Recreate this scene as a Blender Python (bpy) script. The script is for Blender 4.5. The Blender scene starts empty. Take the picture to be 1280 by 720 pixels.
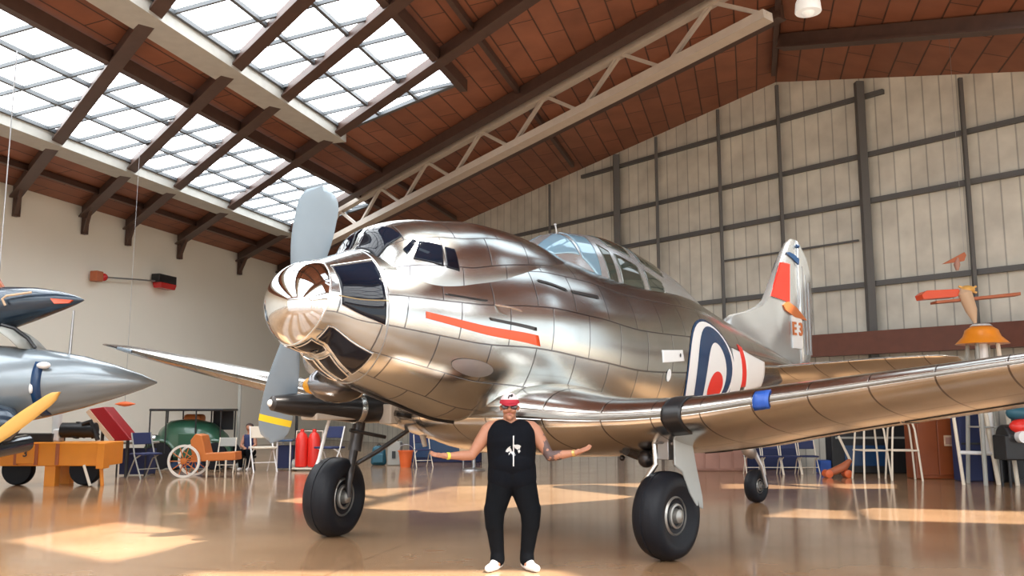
import bpy, bmesh, math, random
import numpy as np
from mathutils import Vector, Matrix, Quaternion
from mathutils.geometry import tessellate_polygon
random.seed(7)
SC = bpy.context.scene
COL = SC.collection
PI = math.pi

# ------------------------------------------------------------------ camera
FPX = 1100.0
EYE = 1.6
TILT = math.atan(150 / 1100)
cam_d = bpy.data.cameras.new('camera'); cam = bpy.data.objects.new('camera', cam_d); COL.objects.link(cam)
cam.location = (0, 0, EYE); cam.rotation_euler = (PI / 2 + TILT, 0, 0)
cam_d.sensor_width = 36; cam_d.lens = 36 * FPX / 1280; cam_d.clip_end = 500
SC.camera = cam
# ------------------------------------------------------------------ exposure
vs = SC.view_settings
vs.view_transform = 'Standard'; vs.look = 'None'; vs.gamma = 1; vs.use_curve_mapping = False
vs.exposure = 0.1
# ------------------------------------------------------------------ world: pale bright overcast sky
wd = bpy.data.worlds.new('sky'); SC.world = wd; wd.use_nodes = True
bgn = wd.node_tree.nodes['Background']
bgn.inputs[0].default_value = (0.84, 0.94, 1.0, 1); bgn.inputs[1].default_value = 2.4
# ------------------------------------------------------------------ sun (comes down through holes added in the roof from the right)
SUN = Vector((-0.50, 0.24, -0.83)).normalized()
sl = bpy.data.lights.new('sun', 'SUN'); so = bpy.data.objects.new('sun', sl); COL.objects.link(so)
sl.energy = 13.0; sl.angle = 0.02; sl.color = (1.0, 0.94, 0.82)
so.rotation_euler = SUN.to_track_quat('-Z', 'Y').to_euler(); so.location = (10, 10, 30)

# ------------------------------------------------------------------ pixel helpers (1280x720 frame)
cT, sT = math.cos(TILT), math.sin(TILT)
def ray(px, py):
    return Vector(((px - 640) / FPX, cT - sT * (360 - py) / FPX, sT + cT * (360 - py) / FPX))
def ground(px, py, z=0.0):
    d = ray(px, py); t = (z - EYE) / d.z; return Vector((0, 0, EYE)) + d * t
def atY(px, py, Y):
    d = ray(px, py); return Vector((0, 0, EYE)) + d * (Y / d.y)

# ------------------------------------------------------------------ materials
def new_mat(name):
    m = bpy.data.materials.new(name); m.use_nodes = True
    return m, m.node_tree.nodes, m.node_tree.links, m.node_tree.nodes['Principled BSDF']
def mat(name, col, rough=.5, metal=0., spec=.5, emit=None, es=0., var=0., vscale=4., bump=0., bscale=30., coat=0., trans=0.):
    m, N, L, b = new_mat(name)
    b.inputs['Base Color'].default_value = (*col, 1); b.inputs['Roughness'].default_value = rough
    b.inputs['Metallic'].default_value = metal; b.inputs['Specular IOR Level'].default_value = spec
    b.inputs['Coat Weight'].default_value = coat; b.inputs['Transmission Weight'].default_value = trans
    if emit: b.inputs['Emission Color'].default_value = (*emit, 1); b.inputs['Emission Strength'].default_value = es
    tc = N.new('ShaderNodeTexCoord')
    if var:
        n = N.new('ShaderNodeTexNoise'); n.inputs['Scale'].default_value = vscale; n.inputs['Detail'].default_value = 5
        r = N.new('ShaderNodeMix'); r.data_type = 'RGBA'
        r.inputs[6].default_value = (*[max(0, c * (1 - var)) for c in col], 1); r.inputs[7].default_value = (*[min(1, c * (1 + var)) for c in col], 1)
        L.new(tc.outputs['Object'], n.inputs['Vector']); L.new(n.outputs['Fac'], r.inputs[0]); L.new(r.outputs[2], b.inputs['Base Color'])
    if bump:
        n2 = N.new('ShaderNodeTexNoise'); n2.inputs['Scale'].default_value = bscale
        bp = N.new('ShaderNodeBump'); bp.inputs['Strength'].default_value = bump; bp.inputs['Distance'].default_value = .02
        L.new(tc.outputs['Object'], n2.inputs['Vector']); L.new(n2.outputs['Fac'], bp.inputs['Height']); L.new(bp.outputs[0], b.inputs['Normal'])
    return m
def brick_mat(name, c1, c2, mortar, bw, bh, ms, rough, metal=0., coord='UV', offset=0.5, rot=(0, 0, 0), wav=0., spec=.5, bumpd=.01):
    """boards, panels or sheets: a brick texture whose joints are darker; world size in metres"""
    m, N, L, b = new_mat(name)
    tc = N.new('ShaderNodeTexCoord'); mp = N.new('ShaderNodeMapping'); mp.inputs['Rotation'].default_value = rot
    t = N.new('ShaderNodeTexBrick'); t.offset = offset; t.inputs['Scale'].default_value = 1
    t.inputs['Brick Width'].default_value = bw; t.inputs['Row Height'].default_value = bh; t.inputs['Mortar Size'].default_value = ms
    t.inputs['Color1'].default_value = (*c1, 1); t.inputs['Color2'].default_value = (*c2, 1); t.inputs['Mortar'].default_value = (*mortar, 1)
    t.inputs['Mortar Smooth'].default_value = .2
    L.new(tc.outputs[coord], mp.inputs[0]); L.new(mp.outputs[0], t.inputs['Vector'])
    n = N.new('ShaderNodeTexNoise'); n.inputs['Scale'].default_value = 1.3; n.inputs['Detail'].default_value = 6
    L.new(mp.outputs[0], n.inputs['Vector'])
    mx = N.new('ShaderNodeMix'); mx.data_type = 'RGBA'; mx.blend_type = 'MULTIPLY'; mx.inputs[0].default_value = .5
    L.new(t.outputs['Color'], mx.inputs[6]); cr_ = N.new('ShaderNodeValToRGB')
    cr_.color_ramp.elements[0].position = .3; cr_.color_ramp.elements[0].color = (.55, .55, .55, 1)
    cr_.color_ramp.elements[1].position = .7; cr_.color_ramp.elements[1].color = (1.1, 1.1, 1.1, 1)
    L.new(n.outputs['Fac'], cr_.inputs[0]); L.new(cr_.outputs[0], mx.inputs[7]); L.new(mx.outputs[2], b.inputs['Base Color'])
    bp = N.new('ShaderNodeBump'); bp.inputs['Strength'].default_value = .6; bp.inputs['Distance'].default_value = -bumpd
    L.new(t.outputs['Fac'], bp.inputs['Height']); L.new(bp.outputs[0], b.inputs['Normal'])
    if wav:
        n3 = N.new('ShaderNodeTexNoise'); n3.inputs['Scale'].default_value = 1.6; n3.inputs['Detail'].default_value = 1
        bp2 = N.new('ShaderNodeBump'); bp2.inputs['Strength'].default_value = wav; bp2.inputs['Distance'].default_value = .05
        L.new(tc.outputs['Object'], n3.inputs['Vector']); L.new(n3.outputs['Fac'], bp2.inputs['Height']); L.new(bp2.outputs[0], bp.inputs['Normal'])
    b.inputs['Roughness'].default_value = rough; b.inputs['Metallic'].default_value = metal; b.inputs['Specular IOR Level'].default_value = spec
    return m

M = {}
M['alu'] = brick_mat('polished_aluminium_skin', (.56, .58, .57), (.50, .52, .52), (.2, .2, .21), .62, .42, .008, .21, 1.0, offset=.35, wav=.06)
M['alu_wing'] = brick_mat('wing_aluminium_skin', (.74, .72, .68), (.66, .64, .60), (.22, .2, .18), .55, .8, .008, .2, 1.0, offset=.0, wav=.05)
M['chrome'] = mat('mirror_chrome', (.66, .68, .70), .04, 1.)
M['trim'] = mat('satin_metal_trim', (.75, .75, .74), .25, 1.)
M['steel'] = mat('dull_steel', (.42, .42, .43), .38, .9, var=.2)
M['dsteel'] = mat('dark_oily_steel', (.06, .055, .055), .3, .7, var=.3)
M['glass'] = mat('dark_window_glass', (.004, .006, .012), .04, 0., .35)
M['blueglass'] = mat('blue_windshield_glass', (.22, .38, .5), .05, .2, 1.0, coat=1.)
M['greenglass'] = mat('smoky_canopy_glass', (.05, .065, .055), .05, .1, .9, coat=.6)
M['tyre'] = mat('black_tyre_rubber', (.008, .009, .013), .5, 0, .25, bump=.1, bscale=60)
M['hub'] = mat('grey_wheel_hub', (.36, .35, .33), .35, .7)
M['greyplate'] = mat('pale_grey_painted_plate', (.42, .45, .45), .35, .1, var=.1)
M['red'] = mat('red_paint', (.75, .03, .02), .3)
M['orangered'] = mat('orange_red_paint', (.72, .08, .02), .25)
M['white'] = mat('white_paint', (.8, .8, .8), .3)
M['navy'] = mat('navy_blue_paint', (.012, .045, .12), .25)
M['blue'] = mat('blue_tape', (.02, .09, .42), .4)
M['propgrey'] = mat('grey_blue_propeller_paint', (.22, .28, .34), .3, .3, var=.12, vscale=2)
M['yellow'] = mat('yellow_paint', (.85, .6, .02), .4)
M['amber'] = mat('amber_lens', (.55, .25, .01), .15)
M['black'] = mat('black_paint', (.012, .012, .014), .35)
M['silver'] = mat('silver_paint', (.56, .59, .61), .25, .75, var=.06)
M['palegold'] = mat('pale_gold_trim', (.6, .5, .3), .3, .8)
M['bronze'] = mat('orange_brown_marking', (.55, .16, .05), .4)

# ------------------------------------------------------------------ mesh builder
class MB:
    def __init__(s): s.v = []; s.f = []; s.mi = []; s.uv = {}
    def add(s, vs, fs, mi=0):
        o = len(s.v); s.v += [tuple(v) for v in vs]
        for f in fs: s.f.append(tuple(i + o for i in f)); s.mi.append(mi)
        return o
    def box(s, c, size, rot=None, mi=0, taper=1.0):
        hx, hy, hz = [q / 2 for q in size]; vs = []
        R = Matrix.Rotation(rot, 3, 'Z') if isinstance(rot, (int, float)) else (rot or Matrix.Identity(3))
        for z in (-hz, hz):
            k = taper if z > 0 else 1
            for x, y in ((-hx, -hy), (hx, -hy), (hx, hy), (-hx, hy)): vs.append(Vector(c) + R @ Vector((x * k, y * k, z)))
        s.add(vs, [(3, 2, 1, 0), (4, 5, 6, 7), (0, 1, 5, 4), (1, 2, 6, 5), (2, 3, 7, 6), (3, 0, 4, 7)], mi); return s
    def beam(s, a, b, w, h, up=(0, 0, 1), mi=0):
        a, b = Vector(a), Vector(b); d = (b - a).normalized(); sd = d.cross(Vector(up)).normalized(); u = sd.cross(d)
        vs = [p + sd * x * w / 2 + u * y * h / 2 for p in (a, b) for x, y in ((-1, -1), (1, -1), (1, 1), (-1, 1))]
        s.add(vs, [(3, 2, 1, 0), (4, 5, 6, 7), (0, 1, 5, 4), (1, 2, 6, 5), (2, 3, 7, 6), (3, 0, 4, 7)], mi); return s
    def tube(s, pts, r, n=10, mi=0, cap=True):
        pts = [Vector(p) for p in pts]; rs = r if isinstance(r, (list, tuple)) else [r] * len(pts)
        rings = []; prev = None
        for i, p in enumerate(pts):
            d = (pts[min(i + 1, len(pts) - 1)] - pts[max(i - 1, 0)]).normalized()
            if prev is None:
                a = Vector((0, 0, 1)) if abs(d.z) < .9 else Vector((1, 0, 0)); x = d.cross(a).normalized()
            else: x = (prev - d * prev.dot(d)).normalized()
            prev = x; y = d.cross(x)
            rings.append([p + (x * math.cos(2 * PI * k / n) + y * math.sin(2 * PI * k / n)) * rs[i] for k in range(n)])
        s.loft(rings, True, cap, mi); return s
    def loft(s, rings, closed=True, cap=True, mi=0):
        n = len(rings[0]); vs = [v for r in rings for v in r]; fs = []
        for i in range(len(rings) - 1):
            for k in range(n if closed else n - 1):
                k2 = (k + 1) % n; fs.append((i * n + k, i * n + k2, (i + 1) * n + k2, (i + 1) * n + k))
        if cap and closed: fs.append(tuple(range(n - 1, -1, -1))); fs.append(tuple((len(rings) - 1) * n + k for k in range(n)))
        s.add(vs, fs, mi); return s
    def lathe(s, prof, c=(0, 0, 0), axis=(0, 0, 1), n=28, mi=0, cap=True):
        ax = Vector(axis).normalized(); a = Vector((0, 0, 1)) if abs(ax.z) < .9 else Vector((1, 0, 0))
        x = ax.cross(a).normalized(); y = ax.cross(x); c = Vector(c)
        s.loft([[c + ax * h + (x * math.cos(2 * PI * k / n) + y * math.sin(2 * PI * k / n)) * max(r, 1e-4) for k in range(n)] for r, h in prof], True, cap, mi); return s
    def sphere(s, c, r, sc=(1, 1, 1), n=16, mi=0, R=None):
        rings = []
        for i in range(n // 2 + 1):
            t = PI * i / (n // 2); row = []
            for k in range(n):
                v = Vector((math.sin(t) * math.cos(2 * PI * k / n) * sc[0], math.sin(t) * math.sin(2 * PI * k / n) * sc[1], math.cos(t) * sc[2])) * r
                if R: v = R @ v
                row.append(Vector(c) + v)
            rings.append(row)
        s.loft(rings, True, False, mi); return s
    def prism(s, pts, ext, mi=0):
        """extrude a planar outline (3-D points) by the vector ext"""
        e = Vector(ext); n = len(pts); a = [Vector(p) for p in pts]; b = [p + e for p in a]
        s.add(a + b, [tuple(range(n - 1, -1, -1)), tuple(range(n, 2 * n))] + [(i, (i + 1) % n, n + (i + 1) % n, n + i) for i in range(n)], mi); return s
    def build(s, name, m, parent=None, smooth=False, bevel=0., seg=2, loc=None, rotz=None, sub=0, angle=40):
        me = bpy.data.meshes.new(name); me.from_pydata(s.v, [], s.f)
        for q in (m if isinstance(m, (list, tuple)) else [m]): me.materials.append(M[q] if isinstance(q, str) else q)
        for p, i in zip(me.polygons, s.mi): p.material_index = i
        bm = bmesh.new(); bm.from_mesh(me); bmesh.ops.remove_doubles(bm, verts=bm.verts, dist=1e-5)
        bmesh.ops.recalc_face_normals(bm, faces=bm.faces); bm.to_mesh(me); bm.free()
        o = bpy.data.objects.new(name, me); COL.objects.link(o)
        if parent is not None: o.parent = parent
        if loc is not None: o.location = loc
        if rotz is not None: o.rotation_euler[2] = rotz
        if smooth:
            for p in me.polygons: p.use_smooth = True
            try: me.set_sharp_from_angle(angle=math.radians(angle))
            except Exception: pass
        if bevel:
            bv = o.modifiers.new('bevel', 'BEVEL'); bv.width = bevel; bv.segments = seg; bv.limit_method = 'ANGLE'
        if sub: o.modifiers.new('sub', 'SUBSURF').levels = sub; o.modifiers['sub'].render_levels = sub
        return o
def thing(name, label, cat, loc=(0, 0, 0), rotz=0., group=None):
    o = bpy.data.objects.new(name, None); COL.objects.link(o); o.location = loc; o.rotation_euler[2] = rotz; o.empty_display_size = .2
    o['label'] = label; o['category'] = cat
    if group: o['group'] = group
    return o
def tag(o, label, cat, group=None, kind=None):
    o['label'] = label; o['category'] = cat
    if group: o['group'] = group
    if kind: o['kind'] = kind
    return o
def struct(o): o['kind'] = 'structure'; return o
def dup(root, loc, rotz=0., label=None, scale=None):
    r = root.copy(); COL.objects.link(r); r.location = loc; r.rotation_euler[2] = rotz
    if label: r['label'] = label
    if scale: r.scale = scale
    for ch in list(root.children):
        c = ch.copy(); COL.objects.link(c); c.parent = r
        for g in list(ch.children):
            d = g.copy(); COL.objects.link(d); d.parent = c
    return r
def text_mesh(name, body, size, depth, m, parent, mw):
    cu = bpy.data.curves.new(name, 'FONT'); cu.body = body; cu.size = size; cu.extrude = depth; cu.align_x = 'CENTER'; cu.align_y = 'CENTER'; cu.offset = size * .02
    t = bpy.data.objects.new(name, cu); COL.objects.link(t); bpy.context.view_layer.update()
    me = bpy.data.meshes.new_from_object(t.evaluated_get(bpy.context.evaluated_depsgraph_get())); me.name = name
    bpy.data.objects.remove(t); me.materials.clear(); me.materials.append(M[m])
    o = bpy.data.objects.new(name, me); COL.objects.link(o); o.parent = parent; o.matrix_local = mw
    return o
# ================================================================== THE HANGAR
CO = Vector((-9.71, 44.52, 0))                    # corner of the long left wall and the end wall
EV = Vector((0.26087, 0.96537, 0)); NL = Vector((0.96537, -0.26087, 0))
def B(a, d, z=0.): return CO - EV * a + NL * d + Vector((0, 0, z))
DR, DW, SK, AEND = 22.0, 34.0, 0.70, 62.0          # ridge, right wall, skew of the end wall, open front
A0 = -0.9                                           # the end wall stands this far behind the frame line
def rz(d): return 8.15 + .133 * d if d <= DR else 8.15 + .133 * DR - .31 * (d - DR)
M['floor'] = None
def floor_material():
    m, N, L, b = new_mat('polished_brown_concrete')
    tc = N.new('ShaderNodeTexCoord')
    n = N.new('ShaderNodeTexNoise'); n.inputs['Scale'].default_value = .35; n.inputs['Detail'].default_value = 6; n.inputs['Roughness'].default_value = .6
    r = N.new('ShaderNodeValToRGB'); r.color_ramp.elements[0].position = .3; r.color_ramp.elements[0].color = (.30, .17, .09, 1)
    r.color_ramp.elements[1].position = .7; r.color_ramp.elements[1].color = (.47, .285, .16, 1)
    L.new(tc.outputs['Object'], n.inputs['Vector']); L.new(n.outputs['Fac'], r.inputs[0]); 
    t = N.new('ShaderNodeTexBrick'); t.offset = 0; t.inputs['Scale'].default_value = 1; t.inputs['Brick Width'].default_value = 4; t.inputs['Row Height'].default_value = 4
    t.inputs['Mortar Size'].default_value = .012; t.inputs['Color1'].default_value = (1, 1, 1, 1); t.inputs['Color2'].default_value = (.94, .94, .94, 1); t.inputs['Mortar'].default_value = (.6, .6, .6, 1)
    mp = N.new('ShaderNodeMapping'); mp.inputs['Rotation'].default_value = (0, 0, .26); L.new(tc.outputs['Object'], mp.inputs[0]); L.new(mp.outputs[0], t.inputs['Vector'])
    mx = N.new('ShaderNodeMix'); mx.data_type = 'RGBA'; mx.blend_type = 'MULTIPLY'; mx.inputs[0].default_value = 1
    L.new(r.outputs[0], mx.inputs[6]); L.new(t.outputs['Color'], mx.inputs[7]); L.new(mx.outputs[2], b.inputs['Base Color'])
    n2 = N.new('ShaderNodeTexNoise'); n2.inputs['Scale'].default_value = 1.2; n2.inputs['Detail'].default_value = 5
    mr = N.new('ShaderNodeMapRange'); mr.inputs[3].default_value = .07; mr.inputs[4].default_value = .2
    L.new(tc.outputs['Object'], n2.inputs['Vector']); L.new(n2.outputs['Fac'], mr.inputs[0]); L.new(mr.outputs[0], b.inputs['Roughness'])
    b.inputs['Specular IOR Level'].default_value = .55; b.inputs['Coat Weight'].default_value = .1; b.inputs['Coat Roughness'].default_value = .06
    return m
M['floor'] = floor_material()
M['apron'] = mat('sunlit_concrete_apron', (.5, .42, .33), .8, var=.15, vscale=.3)
M['plaster'] = mat('cream_plaster_wall', (.87, .84, .75), .85, var=.07, vscale=.25, bump=.15, bscale=3)
M['door_sheet'] = brick_mat('ribbed_metal_sheeting', (.70, .68, .60), (.64, .62, .55), (.42, .41, .37), .42, 30, .02, .55, 0., coord='UV', offset=0)
M['roof_board'] = brick_mat('reddish_brown_roof_boards', (.33, .125, .068), (.24, .09, .05), (.08, .035, .022), 2.2, .55, .02, .6, 0., coord='UV', offset=.4)
M['rafter'] = mat('dark_brown_painted_steel', (.075, .04, .03), .5, var=.3)
M['palebeam'] = mat('pale_cream_painted_steel', (.50, .43, .36), .5, var=.12)
M['curb'] = mat('grey_white_skylight_curb', (.45, .45, .42), .6, var=.15)
M['girt'] = mat('dark_grey_steel_girt', (.10, .10, .10), .5)
M['brownbeam'] = mat('red_brown_wooden_beam', (.13, .04, .022), .5, var=.3)
M['pane'] = mat('daylit_skylight_and_added_glow', (.9, .95, 1), .3, emit=(.90, .96, 1.0), es=6.0)
M['mullion'] = mat('dark_glazing_bar', (.10, .11, .12), .5)

# floor polygon (inside) and the apron outside
fb = MB(); fb.add([B(A0 + SK * -.3, -.3), B(A0 + SK * 34.3, 34.3), B(AEND, 34.3), B(AEND, -.3)], [(0, 1, 2, 3)]); struct(fb.build('floor', 'floor'))
ab = MB(); ab.add([(-160, -160, -.03), (160, -160, -.03), (160, 160, -.03), (-160, 160, -.03)], [(0, 1, 2, 3)]); struct(ab.build('apron_ground', 'apron'))

# unseen roof holes, added and shaped to throw the sunlit patches on the floor
def hole_from_floor(px):
    out = []
    for x, y in px:
        g = ground(x, y); z = 9.5
        for _ in range(12):
            p = g - SUN * (z / -SUN.z); w = p - CO; d = w.dot(NL); z = rz(d) if d < DR or RIGHT is None else rz(d)
        out.append((-w.dot(EV), d))
    return out
RIGHT = True
patches = [[(10, 676), (150, 652), (372, 680), (330, 704), (170, 708)],
           [(190, 645), (470, 611), (850, 603), (845, 621), (560, 641), (400, 634)],
           [(955, 646), (1010, 633), (1300, 640), (1300, 656)],
           [(905, 605), (1120, 605), (1120, 611), (905, 611)],
           [(240, 715), (700, 713), (760, 732), (240, 735)]]
holesL, holesR = [], []
for p in patches:
    h = hole_from_floor(p)
    ds = [q[1] for q in h]
    if max(ds) < DR - .1: holesL.append(h)
    elif min(ds) > DR + .1: holesR.append(h)
    else:                                            # the patch straddles the ridge: cut it in two
        def clip(poly, keep):
            res = []
            for i in range(len(poly)):
                a, b2 = poly[i], poly[(i + 1) % len(poly)]; ia, ib = keep(a[1]), keep(b2[1])
                if ia > 0: res.append(a)
                if (ia > 0) != (ib > 0):
                    t = ia / (ia - ib); res.append((a[0] + (b2[0] - a[0]) * t, a[1] + (b2[1] - a[1]) * t))
            return res
        hl = clip(h, lambda d: (DR - .15) - d); hr = clip(h, lambda d: d - (DR + .15))
        if len(hl) > 2: holesL.append(hl)
        if len(hr) > 2: holesR.append(hr)
def roof(name, outer, holes):
    loops = [[Vector((a, d, 0)) for a, d in outer]] + [[Vector((a, d, 0)) for a, d in h] for h in holes]
    tri = tessellate_polygon(loops); pts = [p for l in loops for p in l]
    me = bpy.data.meshes.new(name); me.from_pydata([B(p.x, p.y, rz(p.y) if abs(p.y - DR) > 1e-3 else rz(DR)) for p in pts], [], [tuple(t) for t in tri])
    uvl = me.uv_layers.new(name='UVMap')
    for lp in me.loops: uvl.data[lp.index].uv = (pts[lp.vertex_index].x, pts[lp.vertex_index].y)
    me.materials.append(M['roof_board']); bm = bmesh.new(); bm.from_mesh(me)
    bmesh.ops.recalc_face_normals(bm, faces=bm.faces)
    for f in bm.faces:
        if f.normal.z > 0: f.normal_flip()
    bm.to_mesh(me); bm.free()
    o = bpy.data.objects.new(name, me); COL.objects.link(o); sd = o.modifiers.new('thick', 'SOLIDIFY'); sd.thickness = .14; sd.offset = -1
    return struct(o)
roof('ceiling', [(A0 + SK * -.3, -.3), (A0 + SK * DR, DR), (AEND, DR), (AEND, -.3)], holesL)
roof('ceiling', [(A0 + SK * DR, DR), (A0 + SK * 34.3, 34.3), (AEND, 34.3), (AEND, DR)], holesR)

# walls
def uvwall(name, quad, m, us, off=0.):
    me = bpy.data.meshes.new(name); me.from_pydata([tuple(q) for q in quad], [], [tuple(range(len(quad)))]); me.materials.append(M[m])
    uvl = me.uv_layers.new(name='UVMap'); o0 = Vector(quad[0]); ax = (Vector(quad[1]) - o0); ax.z = 0; ax.normalize()
    for lp in me.loops:
        p = Vector(quad[lp.vertex_index]); uvl.data[lp.index].uv = ((p - o0).dot(ax), p.z)
    o = bpy.data.objects.new(name, me); COL.objects.link(o); sd = o.modifiers.new('thick', 'SOLIDIFY'); sd.thickness = .25; sd.offset = off
    return struct(o)
uvwall('wall_left', [B(A0, 0, 0), B(AEND, 0, 0), B(AEND, 0, 8.2), B(A0, 0, 8.2)], 'plaster', 1, 1)
uvwall('wall_end', [B(A0, 0, 0), B(A0 + SK * 34, 34, 0), B(A0 + SK * 34, 34, rz(34) + .05), B(A0 + SK * DR, DR, rz(DR) + .05), B(A0, 0, 8.2)], 'door_sheet', 1, -1)
# right wall: tall open bays between piers
rw = MB(); a = SK * 34
rw.beam(B(a, 34, 6.7), B(AEND, 34, 6.7), .3, 1.3)
k = a
while k < AEND: rw.box(B(k + .3, 34, 3.2), (.5, .6, 6.6), rot=math.atan2(-EV.x, EV.y)); k += 5.4
struct(rw.build('wall_right', 'plaster'))
fr = MB()
fr.beam(B(AEND, 0, 7.4), B(AEND, 34, 7.4), .3, 1.4, mi=0)
for d in (0.3, 33.7): fr.box(B(AEND, d, 3.6), (.8, .5, 7.2), rot=math.atan2(-EV.x, EV.y))
struct(fr.build('wall_front', 'plaster'))

# end-wall framing
def EW(x, z, out=.1):                                # x metres along the end wall from the corner
    v = (B(SK * 10, 10) - B(0, 0)).normalized(); nrm = Vector((-v.y, v.x, 0)); nrm = nrm if nrm.dot(Vector((0, -1, 0))) > 0 else -nrm
    return B(A0, 0) + v * x + nrm * out + Vector((0, 0, z))
LW = (B(SK * 34, 34) - B(0, 0)).length
for z, w in ((7.0, .13), (4.8, .13), (8.25, .12), (9.85, .12), (6.0, .05)):
    x0, x1 = 0.2, LW - .2
    if z > 8.2: x0 = (z + .35 - 8.15) / .133 * math.hypot(SK, 1)
    if z > 7.4: x1 = (DR + (rz(DR) - z - .4) / .31) * math.hypot(SK, 1)
    if w < .1: x0, x1 = 24.8, 29.2
    g = MB(); g.beam(EW(x0, z, .09), EW(min(x1, LW - .2), z, .09), w, w); struct(g.build('trim_1', 'girt'))
for x in (17.2, 20.6, 22.4, 24.9, 27.0, 29.5, 32.1, 35.2, 38.4):
    d = x / math.hypot(SK, 1); g = MB(); w = .2 if x in (29.5, 20.6) else .09
    g.beam(EW(x, .0, .2), EW(x, rz(d) - .15, .2), w, w, up=(1, 0, 0)); struct(g.build('trim_2', 'girt'))
g = MB(); g.beam(EW(14, 3.25, .35), EW(LW - .3, 3.25, .35), .35, .58); struct(g.build('trim_3', 'brownbeam'))

# rafters running up the slope from brackets on the left wall, parallel to the end wall
def rafter(a0, w, h, m, d0=.1, d1=DR, drop=.0, bracket=True):
    g = MB(); p = lambda d, o: B(a0 + SK * d, d, rz(d) - o)
    o = h / 2 + .03 + drop
    g.beam(p(d0, o), p(d1, o), w, h)
    g.beam(p(d0, o + h / 2), p(d1, o + h / 2), w * 2.2, .05)          # bottom flange
    if bracket:
        q = B(a0, .12, rz(0)); g.box(q - Vector((0, 0, .55)), (.16, .16, .75), rot=-.26)
        g.beam(q - Vector((0, 0, .85)), p(.9, o), .1, .14)
    return struct(g.build('trim_4', m))
for a0 in (4.4, 7.7, 11.8, 14.7, 16.8, 19.6, 23.0, ): rafter(a0, .14, .34, 'rafter')
for a0 in (18.0,): rafter(a0 - SK * 22, .16, .36, 'rafter', DR, 33.8, bracket=False)
# purlins along the roof
for d in (1.6, 9.5, 15.2, 21.9, 28.4):
    g = MB(); a0 = max(SK * d + .2, 0); g.beam(B(a0, d, rz(d) - .1), B(AEND - .3, d, rz(d) - .1), .12, .16); struct(g.build('trim_5', 'rafter'))
# pale trussed girder across the roof
def truss(a0, d0, d1, h=.95, m='palebeam'):
    g = MB(); P = lambda d, o: B(a0 + SK * d, d, rz(d) - o)
    g.beam(P(d0, .35), P(d1, .35), .22, .16); g.beam(P(d0, .35 + h), P(d1, .35 + h), .34, .2)
    n = int((d1 - d0) / 1.1)
    for i in range(n):
        u, v = d0 + (d1 - d0) * i / n, d0 + (d1 - d0) * (i + 1) / n
        if i % 2: u, v = v, u
        g.beam(P(u, .35), P(v, .35 + h), .09, .09)
    return struct(g.build('trim_6', m))
truss(7.1, 4.5, 21.6)

# long roof windows, and glowing strips added out of view
def skylight_or_added(d0, d1, a0, a1, nrow, pitch):
    o = .10
    g = MB(); P = lambda a, d, z=o: B(a, d, rz(d) - z)
    ep = lambda d: a0 + SK * (d - d0) * .5
    g.add([P(ep(d0), d0), P(ep(d1), d1), P(a1, d1), P(a1, d0)], [(0, 1, 2, 3)])
    w = struct(g.build('window_or_added_glow', 'pane'))
    f = MB()
    for i in range(nrow + 1):
        d = d0 + (d1 - d0) * i / nrow; f.beam(P(ep(d), d, .14), P(a1, d, .14), .09, .10)
    a = ep(d1)
    while a < a1:
        f.beam(P(a, d0, .14), P(a, d1, .14), .055, .09); a += pitch
    f.beam(P(ep(d0), d0, .14), P(ep(d1), d1, .14), .12, .14)
    f.build('window_frame', 'mullion', w)
    c = MB(); c.beam(P(a0 - .2, d0 - .42, .25), P(a1, d0 - .42, .25), .78, .3); struct(c.build('trim_7', 'curb'))
    c = MB(); c.beam(P(ep(d1) - .2, d1 + .1, .2), P(a1, d1 + .1, .2), .2, .3); struct(c.build('trim_8', 'rafter'))
skylight_or_added(4.15, 7.9, 10.0, 56, 3, 1.05)
skylight_or_added(10.2, 14.0, 18.6, 56, 3, 1.05)
skylight_or_added(23.4, 27.8, 36.5, 60, 3, 1.6)  # unseen glowing strip, added to brighten the silver airplane
skylight_or_added(28.8, 33.2, 32.0, 60, 3, 1.6)  # another added strip out of view, lightens the fuselage reflections
skylight_or_added(15.4, 20.8, 36.5, 60, 3, 1.6)  # added out of view too, gives the wing leading edge something bright
# ================================================================== THE SILVER AIRPLANE
T0 = Vector((-2.35, 8.4, 0)); UA = Vector((.69, .73, 0)).normalized()
PH = math.atan2(UA.y, UA.x)
plane = thing('airplane', 'polished silver airplane with glazed nose, raised tail fin and black tyres filling the hangar', 'airplane', T0, PH)
def P3(s, p, z): return Vector((s, -p, z))          # s = aft, p = towards the near wing, z = up
def cr(xs,ys,x):
    xs=list(xs);n=len(xs)
    if x<=xs[0]: return ys[0]
    if x>=xs[-1]: return ys[-1]
    i=0
    while xs[i+1]<x: i+=1
    h=xs[i+1]-xs[i];t=(x-xs[i])/h
    d=[(ys[j+1]-ys[j])/(xs[j+1]-xs[j]) for j in range(n-1)]
    def tan(j):
        if j==0: return d[0]
        if j==n-1: return d[-1]
        if d[j-1]*d[j]<=0: return 0.
        return 2*d[j-1]*d[j]/(d[j-1]+d[j])
    m0,m1=tan(i)*h,tan(i+1)*h
    return (2*t**3-3*t*t+1)*ys[i]+(t**3-2*t*t+t)*m0+(-2*t**3+3*t*t)*ys[i+1]+(t**3-t*t)*m1
FS=[.5,.7,1.0,1.6,2.1,2.7,3.2,3.8,4.8,6.4,8,9.6,10.8,11.3]
FT=[3.07,3.15,3.25,3.34,3.42,3.52,3.58,3.57,3.47,3.42,3.08,2.71,2.44,2.36]
FB=[2.15,1.97,1.83,1.64,1.49,1.41,1.3,1.2,1.12,1.2,1.45,1.85,2.15,2.28]
FW=[.46,.56,.70,.82,.92,1.0,1.05,1.06,1.02,.9,.7,.45,.2,.05]
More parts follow.
